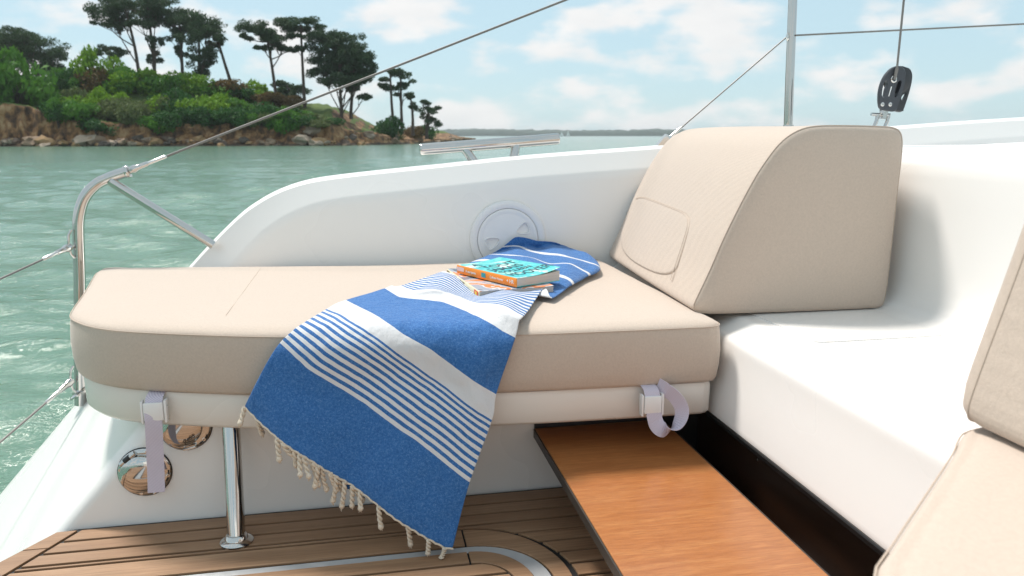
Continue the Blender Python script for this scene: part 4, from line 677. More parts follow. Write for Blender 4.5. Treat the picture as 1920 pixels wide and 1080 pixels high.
for ang in (R(22), R(202)):
    cx, cz = HC_.x+.016*math.cos(ang), HC_.z+.012+.016*math.sin(ang); o_, i_ = wedge(cx, cz, ang, 1.0), wedge(cx+.008*math.cos(ang), cz+.008*math.sin(ang), ang, .72)
    m = MB(); m.rings([[(a, HC_.y+.0105, b) for a, b in i_], [(a, HC_.y-.030, b) for a, b in o_]]); boolean_cut(lidh, m)
    m = MB(); r_ = [(a, HC_.y-.0090, b) for a, b in o_]; m.tube(r_+[r_[0]], .0016, 6, False); build(m, 'finger_recess_lip', M['plastic'], lidh)
# shore power sockets in the seat wall
def socket(cx, cz, label, rot, lettered=False):
    c = Vector((cx, 1.7098, cz)); root = empty('power_socket', c, label, 'power socket', 'steel sockets in the wall under the seat')
    m = MB(); m.lathe([(.0565, 0), (.0565, .0015)], c, (0, -1, 0), 48); build(m, 'gasket', M['rubber'], root)
    m = MB(); m.lathe([(.055, .0012), (.055, .004), (.0525, .0065), (.045, .0075), (.040, .0075)], c, (0, -1, 0), 48); build(m, 'flange', M['steel'], root)
    cc_ = c+Vector((-.006, 0, 0)); m = MB(); m.lathe([(.043, .0065), (.043, .013), (.0415, .0165), (.036, .0195), (.022, .0225), (.008, .0235), (.001, .0236)], cc_, (0, -1, 0), 48); cov = build(m, 'cover', M['steel'], root)
    a = Vector((math.cos(rot), 0, math.sin(rot))); t = Vector((-a.z, 0, a.x)); hp = c+a*.047+Vector((0, -.012, 0))
    m = MB(); m.tube([hp-t*.020, hp+t*.020], .0055, 12); build(m, 'hinge', M['steel'], root)
    m = MB(); m.tube([hp-t*.0065, hp+t*.0085], .0068, 12); build(m, 'hinge_sleeve', M['rubber'], root)
    la = -a*.047+c; m = MB(); m.tube([la-t*.012+Vector((0, -.006, 0)), la-t*.012+Vector((0, -.017, 0)), la+t*.012+Vector((0, -.017, 0)), la+t*.012+Vector((0, -.006, 0))], .0028, 8); build(m, 'latch', M['steel_dull'], root)
    for k in range(4):
        b = rot+R(40)+k*math.pi/2; p = c+Vector((math.cos(b), 0, math.sin(b)))*.0485+Vector((0, -.0066, 0)); m = MB(); m.lathe([(.0042, 0), (.0040, .0014), (.0018, .0016), (.0016, .0006), (.0003, .0006)], p, (0, -1, 0), 12); build(m, 'screw', M['steel_dull'], root)
    m = MB(); b = rot+R(205); pth = [c+Vector((math.cos(b+R(q)), 0, math.sin(b+R(q))))*.0495+Vector((0, -.0068, 0)) for q in range(0, 36, 6)]; m.tube(pth, .0015, 6); build(m, 'drain_slot', M['rubber'], root)
    if lettered:
        me = text_mesh('Ratio', .013, .0002); me.materials.append(M['edge']); o = link('lettering', me, None, cov); ex = Vector((math.cos(R(38)), 0, math.sin(R(38)))); ey = Vector((-ex.z, 0, ex.x)); frame(o, ex, ey, Vector((.002, -.0243, -.034)))
socket(-.487, .117, 'lower round steel socket with a hinged cover behind the hanging strap', R(128))
socket(-.396, .2165, 'upper round steel socket half hidden by the seat platform', R(100), True)

# stern rail
rail = empty('stern_rail', (-.875, 2.5, .03), 'polished steel stern rail bending over beside the cushion end', 'rail')
path = cat_rom([(-.879, 2.5, .02), (-.862, 2.5, .22), (-.842, 2.5, .42), (-.834, 2.5, .53), (-.826, 2.5, .600), (-.805, 2.5, .658), (-.768, 2.5, .698), (-.725, 2.5, .719), (-.682, 2.5, .733)], 6)
m = MB(); m.tube(path, .0165, 20); build(m, 'post', M['steel'], rail)
m = MB(); m.tube([(-.727, 2.492, .707), (-.60, 2.492, .6155), (-.452, 2.495, .508)], .0135, 18); build(m, 'brace', M['steel'], rail)
m = MB(); m.lathe([(.034, 0), (.034, .004), (.020, .009), (.018, .016)], (-.876, 2.5, .055), (-.6, 0, 1), 20); build(m, 'base_plate', M['steel'], rail)
m = MB(); m.lathe([(.0185, -.006), (.0195, -.004), (.0195, .004), (.0185, .006), (.010, .0075)], (-.680, 2.5, .7338), (.95, 0, .31), 18); build(m, 'end_cap', M['steel'], rail)
for z_, x_ in ((.522, -.844), (.105, -.881)):
    m = MB(); m.tube([(x_, 2.482, z_+.045), (x_-.008, 2.478, z_+.030), (x_-.011, 2.476, z_), (x_-.007, 2.478, z_-.028), (x_, 2.482, z_-.040)], .0035, 8); build(m, 'eye_loop', M['steel'], rail)
def lifeline(name, a, b, label, grp=None, r=.0031, ferr=True, mat='steel_dull'):
    a, b = Vector(a), Vector(b); d = (b-a).normalized(); root = empty(name, a, label, 'wire', grp)
    m = MB(); m.tube([a+d*.02, b], r, 8); build(m, 'wire', M['wire'], root)
    if ferr:
        m = MB(); m.tube([a-d*.006, a+d*.010, a+d*.022, a+d*.05, a+d*.052], [.0105, .0125, .0085, .0078, .006], 12); build(m, 'fork_end', M['steel'], root)
        m = MB(); m.tube([a+d*.052, a+d*.105, a+d*.108], [.0058, .0056, .0034], 12); build(m, 'swage', M[mat], root)
        m = MB(); m.tube([a+Vector((0, -.014, 0)), a+Vector((0, .014, 0))], .004, 8); build(m, 'pin', M['steel'], root)
lifeline('lifeline', (-.854, 2.475, .515), (-1.08, 1.88, .398), 'short guard wire running left from the middle of the stern rail', 'guard wires of the stern rail')
lifeline('lifeline', (-.890, 2.47, .104), (-1.12, 1.85, -.088), 'lower guard wire running left from the foot of the stern rail', 'guard wires of the stern rail')
lifeline('stay_wire', (-.668, 2.5, .739), (2.45, 2.72, 1.98), 'long steel wire climbing from the stern rail top past the trees', None, .0036)
# mooring cleat on the coaming
cl_ = empty('mooring_cleat', (.43, 2.58, .755), 'polished steel bar cleat with two legs on the coaming top', 'cleat')
m = MB(); a, b = Vector((.196, 2.6, .794)), Vector((.668, 2.6, .829)); d = (b-a).normalized()
m.tube([a, a+d*.002, a+d*.005, b-d*.005, b-d*.002, b], [.0165, .0185, .0192, .0192, .0185, .0165], 24); build(m, 'bar', M['steel'], cl_)
for x0, z0_, x1, z1_ in ((.338, .802, .378, .752), (.522, .818, .506, .762)):
    m = MB(); m.tube([(x0, 2.6, z0_), ((x0+x1)/2, 2.59, (z0_+z1_)/2), (x1, 2.582, z1_-.006)], [.0135, .0145, .0165], 20); build(m, 'leg', M['steel'], cl_)
# stanchion and its wires
stn = empty('stanchion', (1.502, 2.58, .83), 'upright steel stanchion pole behind the bolster cushion', 'stanchion')
m = MB(); m.tube([(1.504, 2.575, .835), (1.497, 2.575, 1.02), (1.488, 2.575, 1.30), (1.478, 2.575, 1.62)], .0152, 20); build(m, 'pole', M['steel'], stn)
m = MB(); m.lathe([(.035, 0), (.035, .005), (.019, .010), (.0175, .045)], (1.504, 2.575, .832), (0, 0, 1), 20); build(m, 'base_socket', M['steel'], stn)
m = MB(); m.tube([(1.478, 2.572, 1.190), (1.470, 2.566, 1.183), (1.468, 2.566, 1.172), (1.476, 2.572, 1.164)], .003, 8); build(m, 'eye', M['steel_dull'], stn)
lifeline('guard_wire', (1.050, 2.568, .829), (1.470, 2.568, 1.175), 'thin wire slanting from the coaming bracket up to the stanchion', None, .0026, False)
br = MB(); br.rings([[(1.005, 2.555, .803), (1.062, 2.555, .803), (1.060, 2.56, .835), (1.040, 2.56, .845)], [(1.005, 2.585, .803), (1.062, 2.585, .803), (1.060, 2.58, .835), (1.040, 2.58, .845)]])
brk = empty('wire_bracket', (1.035, 2.57, .803), 'small grey wedge bracket on the coaming top holding the slanting wire', 'bracket'); build(br, 'bracket_body', M['steel_dull'], brk, False)
m = MB(); m.tube([(1.045, 2.568, .826), (1.095, 2.568, .8665)], [.0052, .0042], 10); build(m, 'swage', M['steel_dull'], brk)
lifeline('guard_wire', (1.478, 2.56, 1.179), (3.6, 2.60, 1.325), 'thin wire running right from the stanchion across the sky', None, .0030, False)
# pulley block standing on the side deck
blk = empty('pulley_block', (1.69, 2.3, .803), 'dark grey pulley block on a steel shackle against the sky', 'pulley block'); S = .000277
def zp(x, y, yy_): return (1.638+(x-265)*S, yy_, .990+(400-y)*S+.004)
chk = [(292, 340), (330, 262), (400, 195), (480, 163), (560, 180), (600, 250), (598, 340), (575, 470), (540, 600), (520, 668), (480, 688), (400, 672), (310, 662), (280, 610), (265, 500), (272, 410)]
cp = chaikin([(a, b, 0) for a, b in chk], 2, True)
def cheek(dx, y0, y1, name, mat):
    m = MB(); ce = (430, 430); q = [(ce[0]+(p.x-ce[0])*k+dx, ce[1]+(p.y-ce[1])*k) for k in (1,) for p in cp]; qi = [(ce[0]+(p.x-ce[0])*.95+dx, ce[1]+(p.y-ce[1])*.96) for p in cp]
    m.rings([[zp(a, b, y0) for a, b in qi], [zp(a, b, y0+.003) for a, b in q], [zp(a, b, y1-.003) for a, b in q], [zp(a, b, y1) for a, b in qi]]); return build(m, name, M[mat], blk)
c1_ = cheek(0, 2.276, 2.288, 'front_cheek', 'metalgrey'); c2_ = cheek(205, 2.318, 2.330, 'rear_cheek', 'blk')
for slot in ([(318, 345), (350, 330), (372, 380), (350, 430), (345, 520), (312, 530), (300, 470)], [(490, 350), (530, 325), (550, 350), (530, 430), (500, 520), (468, 525), (470, 430)]):
    m = MB(); s_ = chaikin([(a, b, 0) for a, b in slot], 2, True); m.rings([[zp(p.x, p.y, 2.26) for p in s_], [zp(p.x, p.y, 2.30) for p in s_]]); boolean_cut(c1_, m)
for slot in ([(675, 500), (730, 455), (748, 460), (720, 530), (675, 560)], [(460, 440), (510, 440), (510, 520), (460, 530)]):
    m = MB(); s_ = chaikin([(a, b, 0) for a, b in slot], 2, True); m.rings([[zp(p.x, p.y, 2.30) for p in s_], [zp(p.x, p.y, 2.35) for p in s_]]); boolean_cut(c2_, m)
cxs = zp(560, 320, 2.303); m = MB(); m.lathe([(.038, -.014), (.043, -.012), (.037, -.004), (.037, .004), (.043, .012), (.038, .014)], cxs, (0, 1, 0), 32); build(m, 'sheave', M['blk'], blk)
m = MB(); m.rings([[zp(a, b, y) for a, b in ((400, 600), (640, 600), (640, 675), (400, 675))] for y in (2.2885, 2.3175)]); build(m, 'spacer', M['blk'], blk)
m = MB(); m.lathe([(.0115, 0), (.0115, .003), (.009, .0045), (.0062, .004), (.0062, -.001)], zp(437, 318, 2.2765), (0, -1, 0), 20); build(m, 'axle_ring', M['steel'], blk)
for a in (320, 420): m = MB(); m.lathe([(.0072, 0), (.0068, .0025), (.003, .003), (.0028, .0015), (.0004, .0015)], zp(a, 602, 2.2768), (0, -1, 0), 14); build(m, 'screw', M['steel'], blk)
m = MB(); m.rings([[zp(a, b, y) for a, b in ((412, 402), (424, 402), (398, 512), (388, 512))] for y in (2.2752, 2.2764)]); build(m, 'white_marking', M['white_ink'], blk, False)
m = MB(); m.rings([[zp(a, b, y) for a, b in ((372, 668), (436, 672), (412, 770), (358, 764))] for y in (2.285, 2.305)]); build(m, 'swivel', M['steel'], blk)
m = MB(); m.tube([zp(238, 712, 2.295), zp(275, 714, 2.295), zp(480, 722, 2.295)], .0055, 10); build(m, 'shackle_pin', M['steel'], blk)
m = MB(); m.tube(cat_rom([zp(322, 718, 2.295), zp(312, 790, 2.295), zp(282, 870, 2.295), zp(262, 960, 2.30), (1.642, 2.30, .802)], 4), .0062, 10); m.tube(cat_rom([zp(465, 720, 2.295), zp(455, 790, 2.295), zp(425, 870, 2.295), zp(405, 960, 2.30), (1.682, 2.30, .802)], 4), .0062, 10); build(m, 'shackle_bow', M['steel'], blk)
m = MB(); m.box((1.62, 2.28, .798), (1.71, 2.32, .806), .002); build(m, 'pad_eye', M['steel'], blk)
ln_ = MB(); ln_.tube([zp(437, 312, 2.270), zp(447, 200, 2.268), (1.690, 2.268, 1.25), (1.712, 2.268, 1.7)], .0034, 8); ln_.tube([zp(434, 322, 2.2715), zp(436, 300, 2.270), zp(447, 200, 2.268)], .0048, 8)
tag(build(ln_, 'halyard_line', M['wire'], None, at=(1.69, 2.268, 1.0)), 'thin grey line running straight up from the pulley block', 'rope')

# ------------------------------------------------------------------ island
_f = Vector((math.sin(CAM_YAW)*math.cos(CAM_PITCH), math.cos(CAM_YAW)*math.cos(CAM_PITCH), -math.sin(CAM_PITCH))); _r = Vector((math.cos(CAM_YAW), -math.sin(CAM_YAW), 0)); _u = _r.cross(_f)
def far(px, py, dist):      # bearing and elevation of a landmark -> place at that horizontal distance
    d = _f+_r*((px-960)/FPX)+_u*((540-py)/FPX); k = dist/math.hypot(d.x, d.y); return Vector((d.x*k, d.y*k, CAM_H+d.z*k))
def curve(px, tab): return float(np.interp(px, [a for a, b in tab], [b for a, b in tab]))
SHORE = [(-400, 138), (0, 150), (300, 142), (620, 138), (700, 150), (780, 175), (840, 215), (890, 300)]
CLIFF = [(-400, 7), (0, 6.8), (72, 6.6), (95, 4.6), (300, 3.9), (620, 3.6), (680, 2.2), (760, 1.2), (830, .9), (890, .5)]
RIDGE = [(-400, 9), (0, 8.5), (120, 11.0), (230, 12.0), (350, 11.5), (480, 9.2), (560, 8.4), (620, 8.2), (660, 6.6), (700, 4.2), (760, 3.0), (830, 2.8), (862, 1.7), (895, .1)]
def ground(px, t):
    ch, rh = curve(px, CLIFF), curve(px, RIDGE); nz = mnoise.noise(Vector((px*.02, t*.15, 0)))
    if t < 2.5: z = -.3+t*.42
    elif t < 5.0: k = (t-2.5)/2.5; z = .75+(ch-.75)*smooth01(k)
    elif t < 34: z = ch+(rh-ch)*smooth01((t-5)/29)
    else: z = rh-(rh+2)*smooth01((t-34)/40)
    return z+nz*(.25 if t < 3 else .6)+mnoise.noise(Vector((px*.09, t*.6, 3)))*(.35 if 1 < t else 0)
def gpos(px, t):
    p = far(px, 254, curve(px, SHORE)+t); p.z = SEA+ground(px, t); return p
pxs = list(np.arange(-400, 896, 4.5)); ts = [-1, 0, .8, 1.6, 2.3, 2.7, 3.1, 3.5, 3.9, 4.3, 4.7, 5.2, 6, 7.5, 9, 11, 13.5, 16, 19, 22, 26, 30, 34, 40, 48, 60, 75]
m = MB(); n = len(ts)
for px in pxs:
    for t in ts:
        p = gpos(px, t); 
        if 2 < t < 5.5: q = mnoise.noise(Vector((px*.06, t*1.1, 7)))*1.5; d = Vector((p.x, p.y, 0)).normalized(); p += d*q
        m.v.append(p[:])
m.f = [(i*n+j, (i+1)*n+j, (i+1)*n+j+1, i*n+j+1) for i in range(len(pxs)-1) for j in range(n-1)]
g = G('island_ground'); c = g.n('ShaderNodeTexCoord').outputs['Object']; geo = g.n('ShaderNodeNewGeometry'); nz = g.n('ShaderNodeSeparateXYZ', {0: geo.outputs['Normal']}).outputs[2]
f = g.noise(g.n('ShaderNodeMapping', {'Vector': c, 'Scale': (.8, .8, .55)}).outputs[0], 1, 6, .65); f2 = g.noise(c, .22, 5, .6)
rock = g.ramp(f, [(.32, (.035, .022, .014)), (.44, (.13, .072, .04)), (.53, (.28, .15, .065)), (.64, (.40, .27, .15))])
grass = g.ramp(f2, [(.3, (.035, .07, .012)), (.55, (.085, .135, .02)), (.75, (.16, .17, .045))])
hz = g.n('ShaderNodeSeparateXYZ', {0: c}).outputs[2]; gm = g.math('MULTIPLY', g.math('GREATER_THAN', g.math('MULTIPLY_ADD', f, .35, nz), 1.02), g.math('GREATER_THAN', hz, SEA+2.4))
wet = g.math('LESS_THAN', g.math('MULTIPLY_ADD', f, .5, hz), SEA+.62)
col = g.mix(gm, rock, grass); col = g.mix(g.math('MULTIPLY', wet, .8), col, (.045, .035, .028)); g.set(Base_Color=col, Roughness=.95); g.bump(f, .8, .5)
isl = build(m, 'island', g.m, None, True, angle=0); struct(isl, 'wooded island with low ochre cliffs behind the sea'); isl['category'] = 'island'
# shoreline rocks
def rock_mesh(seed):
    bm = bmesh.new(); bmesh.ops.create_icosphere(bm, subdivisions=2, radius=1)
    for v in bm.verts: k = 1+.55*mnoise.noise(v.co*1.3+Vector((seed*5, 0, 0)))+.35*mnoise.noise(v.co*3.1+Vector((0, seed*3, 0))); v.co = Vector((v.co.x*1.25, v.co.y, v.co.z*.7))*k
    me = bpy.data.meshes.new('rock'); bm.to_mesh(me); bm.free(); return me
def rock_mat(i, c): return plain('shore_rock_%d' % i, c, .9, 0, .35, 1.2, .6)
RM = [rock_mat(0, (.24, .17, .115)), rock_mat(1, (.30, .19, .095)), rock_mat(2, (.14, .10, .075)), rock_mat(3, (.085, .07, .057)), rock_mat(4, (.30, .24, .185))]
RMS = []
for k in range(5): me = rock_mesh(k); me.materials.append(RM[k]); RMS.append(me)
rr_ = random.Random(3)
spec = [(55, 2.2, 1.5, 0), (88, 1.8, 1.3, 1), (160, 2.1, 1.9, 4), (175, 2.0, 1.4, 0), (215, 1.6, 1.0, 4), (232, 1.7, 1.0, 0), (292, 1.6, 1.1, 1), (565, 2.0, 1.6, 4), (600, 1.7, 1.2, 1)]
for k in range(95): px = rr_.uniform(-20, 880); spec.append((px, rr_.uniform(.6, 2.8) if px < 560 else rr_.uniform(.4, 4.5), rr_.uniform(.35, .95)*(1.25 if px > 560 else 1), rr_.randrange(5)))
for px, t, s, k in spec:
    o = link('rock', RMS[k], None, isl, gpos(px, t)+Vector((0, 0, .15*s))); o.rotation_euler = (rr_.uniform(-.3, .3), rr_.uniform(-.3, .3), rr_.uniform(0, 6)); o.scale = (s, s, s*rr_.uniform(.7, 1.1))
# foliage
def leafmat(name, c0, c1, trans=.28):
    g = G(name); c = g.n('ShaderNodeTexCoord').outputs['Object']; oi = g.n('ShaderNodeObjectInfo').outputs['Random']; f = g.noise(c, 1.1, 4, .6)
    g.set(Base_Color=g.mix(g.math('MULTIPLY_ADD', oi, .35, g.math('MULTIPLY', f, .8)), c0, c1), Roughness=.75, Subsurface_Weight=0)
    tr = g.n('ShaderNodeBsdfTranslucent', {'Color': (*c1, 1)}); mxs = g.n('ShaderNodeMixShader', {0: trans, 1: g.b.outputs[0], 2: tr.outputs[0]}); g.t.links.new(mxs.outputs[0], g.out.inputs[0]); return g.m
LM = {'bright': leafmat('bright_leaves', (.07, .19, .008), (.20, .36, .018)), 'mid': leafmat('green_leaves', (.03, .13, .012), (.10, .25, .024)), 'dark': leafmat('dark_leaves', (.014, .065, .014), (.04, .13, .022)),
      'olive': leafmat('olive_leaves', (.06, .095, .028), (.14, .18, .06)), 'russet': leafmat('russet_leaves', (.09, .07, .02), (.19, .12, .04)), 'pine': leafmat('pine_needles', (.016, .044, .018), (.055, .105, .038), .2)}
M['bark'] = plain('pine_bark', (.085, .062, .05), .9, 0, .3, 3, .5)
def leaf_quads(pts, size, rnd, flat=0.):
    """small bent leaf-clump faces around the given points"""
    n = len(pts); pts = np.asarray(pts); nr = rnd.normal(size=(n, 3)); nr[:, 2] = nr[:, 2]*(1-flat)+flat*1.2; nr /= np.linalg.norm(nr, axis=1)[:, None]
    a = np.cross(nr, rnd.normal(size=(n, 3))); a /= np.linalg.norm(a, axis=1)[:, None]; b = np.cross(nr, a); s = size*rnd.uniform(.55, 1.35, (n, 1)); e = rnd.uniform(.5, 1.0, (n, 1))
    v = np.stack([pts-a*s, pts-b*s*e*.55+nr*s*.18, pts+a*s, pts+b*s*e*.55+nr*s*.18], 1).reshape(-1, 3)
    return v, np.arange(4*n).reshape(-1, 4)
def np_mesh(name, v, f, mat):
    me = bpy.data.meshes.new(name); me.vertices.add(len(v)); me.vertices.foreach_set('co', np.ascontiguousarray(v, dtype=np.float32).ravel()); me.loops.add(f.size); me.loops.foreach_set('vertex_index', f.ravel().astype(np.int32)); me.polygons.add(len(f)); me.polygons.foreach_set('loop_start', np.arange(0, f.size, 4, dtype=np.int32)); me.polygons.foreach_set('loop_total', np.full(len(f), 4, dtype=np.int32)); me.update(); me.materials.append(mat); return me
def lobe_points(n, c, r, rnd, shell=.55):
    d = rnd.normal(size=(n, 3)); d /= np.linalg.norm(d, axis=1)[:, None]; k = shell+(1-shell)*rnd.random((n, 1))**.6
    return np.array(c)+d*k*np.array(r)
def shrub_mesh(seed, mat, name):
    rnd = np.random.default_rng(seed); P = []
    for k in range(15):
        a = rnd.uniform(0, 6.28); rr = rnd.uniform(.15, .80); h = rnd.uniform(.05, .75)*(1.05-.55*rr); s = rnd.uniform(.24, .42)
        P.append(lobe_points(150, (rr*math.cos(a), rr*math.sin(a), h), (s, s, s*.8), rnd))
    v, f = leaf_quads(np.concatenate(P), .075, rnd, .35); return np_mesh('crown', v, f, mat)
SH = {k: [shrub_mesh(10*i+j, LM[k], k) for j in range(2)] for i, k in enumerate(('bright', 'mid', 'dark', 'olive', 'russet'))}
stem = MB()
for a in (0, 2.1, 4.2): stem.tube([(0, 0, -.3), (.12*math.cos(a), .12*math.sin(a), .1), (.4*math.cos(a), .4*math.sin(a), .5)], [.05, .04, .015], 6)
stem_me = bpy.data.meshes.new('stem'); stem_me.from_pydata(stem.v, [], stem.f); stem_me.materials.append(M['bark'])
def shrub(px, t, rad, hgt, kind, label, group):
    p = gpos(px, t); o = bpy.data.objects.new('shrub', None); COL.objects.link(o); o.location = p; o.rotation_euler = (0, 0, rr_.uniform(0, 6)); o.scale = (rad, rad, hgt); tag(o, label, 'shrub', group)
    link('crown', SH[kind][rr_.randrange(2)], None, o); link('stem', stem_me, None, o)
NM = {'bright': 'bright yellow green', 'mid': 'fresh green', 'dark': 'dark green', 'olive': 'dusty olive green', 'russet': 'reddish brown tinged'}
ORD = 'first second third fourth fifth sixth seventh eighth ninth tenth eleventh twelfth thirteenth fourteenth fifteenth'.split(); cnt_ = {}
rows_s = [('edge', 'at the cliff edge', 5.6, (95, 640), 21, (3.0, 4.2), (2.6, 3.8), ['dark', 'mid', 'olive', 'dark', 'mid']), ('slope', 'on the middle of the island slope', 12, (60, 600), 20, (3.6, 5.0), (3.4, 4.8), ['mid', 'bright', 'dark', 'olive', 'mid', 'bright']), ('crest', 'on the island crest below the pines', 25, (-20, 560), 20, (3.8, 5.4), (3.6, 5.2), ['bright', 'mid', 'russet', 'bright', 'mid', 'dark', 'russet'])]
for nm, where, t, (p0, p1), cnt, rr2, hh, kinds in rows_s:
    for i in range(cnt):
        px = p0+(p1-p0)*(i+.5)/cnt+rr_.uniform(-10, 10); k = kinds[rr_.randrange(len(kinds))]; fall = 1 if px < 470 else max(.45, 1-(px-470)/220)
        cnt_[nm, k] = cnt_.get((nm, k), 0)+1
        shrub(px, t+rr_.uniform(-2, 2), rr_.uniform(*rr2), rr_.uniform(*hh)*fall, k, '%s %s shrub from the left %s' % (ORD[cnt_[nm, k]-1], NM[k], where), '%s shrubs %s' % (NM[k], where))
for px, t, rd, hg, k, lb in [(112, 4.4, 2.6, 4.6, 'mid', 'green shrub hanging down the bare cliff at its right end'), (535, 4.2, 3.0, 4.6, 'mid', 'fresh green shrub reaching down to the beach below the grass slope'), (500, 5.5, 3.2, 4.0, 'dark', 'dark shrub left of the one that reaches the beach'), (728, 8, 4.4, 5.0, 'dark', 'dark round shrub on the headland under the thin pines'), (775, 9, 3.4, 3.2, 'russet', 'brownish low shrub at the far end of the headland'), (800, 10, 3.0, 3.4, 'dark', 'small dark shrub next to the bare rocky point'),
                            (30, 12, 7.5, 11.5, 'mid', 'tall dense green tree mass on the clifftop at the left edge'), (-25, 14, 7, 12, 'mid', 'tall green tree mass cut by the left edge of the picture'), (193, 26, 4.6, 8.4, 'bright', 'bright green broad tree standing taller than the shrubs, left of the pines'), (138, 25, 3.6, 5.6, 'mid', 'medium green tree beside the bright green broad tree'), (250, 24, 4.6, 5.6, 'mid', 'green thicket at the foot of the left pines'), (330, 12, 5.0, 6.4, 'dark', 'dark green rounded thicket in the middle of the slope')]: shrub(px, t, rd, hg, k, lb, None)
def pine(px, base_py, dist, lean, pads, label, name='pine_tree', dens=1.0, group='tall pines on the island', n_leaf=None):
    """pads: (px, py, rx, ry) in picture units at that distance -> metres"""
    k = dist/FPX*1.02; b = far(px, base_py, dist); root = empty(name, b, label, 'tree', group); rnd = np.random.default_rng(int(px)*7+3); tb = MB(); limbs = MB()
    side = Vector((b.y, -b.x, 0)).normalized(); back = Vector((b.x, b.y, 0)).normalized()
    def loc(x, y, dp=0): return b+side*((x-px)*k)+Vector((0, 0, (base_py-y)*k))+back*dp
    ytop = min(p[1] for p in pads); tx = px+lean; ymid = (base_py+ytop)/2
    trunk = cat_rom([loc(px, base_py+14), loc(px, base_py), loc(px+lean*.35+rnd.uniform(-2, 2), ymid+8), loc(px+lean*.8, ytop+14), loc(tx, ytop+5)], 4); nT = len(trunk); tb.tube(trunk, [k*(3.6-2.6*i/(nT-1)) for i in range(nT)], 8); build(tb, 'trunk', M['bark'], root)
    P = []
    for (x, y, rx, ry) in [(a_, b_+5, c_*1.45, d_*1.4) for a_, b_, c_, d_ in pads]:
        dp = rnd.uniform(-.6, .6)*rx*k; c = loc(x, y, dp); j = min(nT-3, max(2, int(nT*(base_py-(y+ry*2.2))/(base_py-ytop+1)))); s0 = trunk[j]; mid = s0.lerp(c, .55)+Vector((0, 0, -.08*(c-s0).length)); limbs.tube(cat_rom([s0, mid, c], 3), [k*1.3, k*1.1, k*1.0, k*.9, k*.75, k*.55, k*.4], 5)
        nl = max(5, int(rx*ry/32))
        for q in range(nl):
            a = rnd.uniform(0, 6.28); rr = math.sqrt(rnd.random())*.9; cc = np.array(c)+np.array(side)*math.cos(a)*rr*rx*k+np.array(back)*math.sin(a)*rr*rx*k*.8+np.array((0, 0, 1))*rnd.uniform(-.6, .7)*ry*k*(1.1-.5*rr)
            s = rnd.uniform(.17, .34); P.append(lobe_points(int(150*dens), cc, (rx*k*s+.3, rx*k*s+.3, ry*k*s*.8+.25), rnd, .2))
            if rnd.random() < .5: limbs.tube([s0.lerp(c, .6), Vector(cc)], [k*.6, k*.25], 4)
    build(limbs, 'limbs', M['bark'], root); v, f = leaf_quads(np.concatenate(P), .24, rnd, .5); v -= np.array(b); cm_ = np_mesh('crown', v, f, LM['pine']); link('crown', cm_, None, root)
pine(262, 150, 178, -14, [(228, 45, 24, 17), (255, 30, 26, 14), (222, 62, 16, 8), (246, 55, 18, 9)], 'leftmost tall pine of the big grove, its flat crown spreading left')
pine(291, 152, 174, -2, [(285, 28, 32, 15), (300, 45, 24, 14), (278, 58, 16, 10), (296, 85, 10, 12), (290, 110, 9, 10)], 'highest pine of the big grove, second from its left end')
pine(343, 155, 176, 2, [(332, 44, 24, 15), (352, 55, 22, 13), (338, 75, 14, 10), (346, 100, 10, 10)], 'pine in the middle of the big grove with a dark narrow trunk')
pine(376, 155, 172, 4, [(378, 56, 28, 16), (396, 72, 20, 14), (372, 82, 18, 12), (382, 108, 16, 16), (376, 130, 15, 14)], 'bushy pine with foliage down its trunk, right of the grove centre')
pine(434, 160, 175, -22, [(408, 70, 14, 10), (414, 88, 12, 6), (420, 80, 8, 6)], 'thin leaning pine with a bare trunk at the right end of the big grove')
pine(214, 135, 182, -4, [(206, 94, 14, 6), (222, 100, 14, 6), (210, 106, 18, 5)], 'low dark pine to the left of the big grove')
pine(518, 185, 165, -12, [(490, 68, 24, 11), (516, 78, 24, 11), (478, 82, 10, 7), (535, 92, 16, 9), (502, 98, 12, 5), (540, 100, 10, 5)], 'slender pine with a flat crown at the left of the right hand grove')
pine(571, 192, 163, 0, [(552, 58, 20, 10), (574, 58, 26, 12), (590, 70, 14, 9), (562, 78, 12, 6), (570, 100, 6, 6)], 'tall pine with a bare straight trunk and small crown, second in the right grove')
pine(640, 205, 160, 2, [(618, 86, 24, 18), (648, 88, 28, 17), (672, 108, 24, 18), (625, 112, 26, 18), (655, 128, 30, 18), (610, 138, 18, 12), (684, 130, 14, 12), (640, 152, 24, 12), (668, 152, 18, 10)], 'broad dense dark pine, the largest of the right hand grove', dens=1.15)
pine(658, 208, 162, 6, [(660, 118, 24, 18), (676, 140, 14, 10), (664, 165, 12, 10), (680, 180, 10, 8)], 'pine with a second thick trunk standing against the broad dense pine')
pine(572, 192, 171, -30, [(545, 158, 20, 8), (560, 170, 18, 10), (530, 172, 14, 8)], 'low dark pine spreading under the tall bare trunk')
pine(738, 238, 170, -4, [(728, 150, 12, 5), (742, 138, 10, 6), (735, 165, 10, 5), (720, 162, 6, 3)], 'sparse wind bent pine on the headland, left of the pair', group='thin pines on the headland')
pine(754, 240, 172, 0, [(752, 142, 16, 8), (766, 158, 14, 6), (748, 165, 12, 7), (758, 178, 12, 5)], 'thin pine on the headland with a ragged crown, right of the pair', group='thin pines on the headland')
pine(774, 240, 176, -2, [(772, 182, 4, 3), (774, 200, 5, 4)], 'bare dead trunk on the headland right of the thin pines', group='thin pines on the headland')
pine(800, 246, 185, 4, [(792, 192, 14, 6), (806, 206, 16, 8), (796, 215, 10, 6), (806, 226, 14, 8)], 'short leaning pine next to the rocky point', group='thin pines on the headland')
pine(20, 150, 205, -4, [(5, 88, 24, 14), (30, 82, 24, 12), (16, 102, 28, 14)], 'dark pine behind the clifftop trees at the left edge')
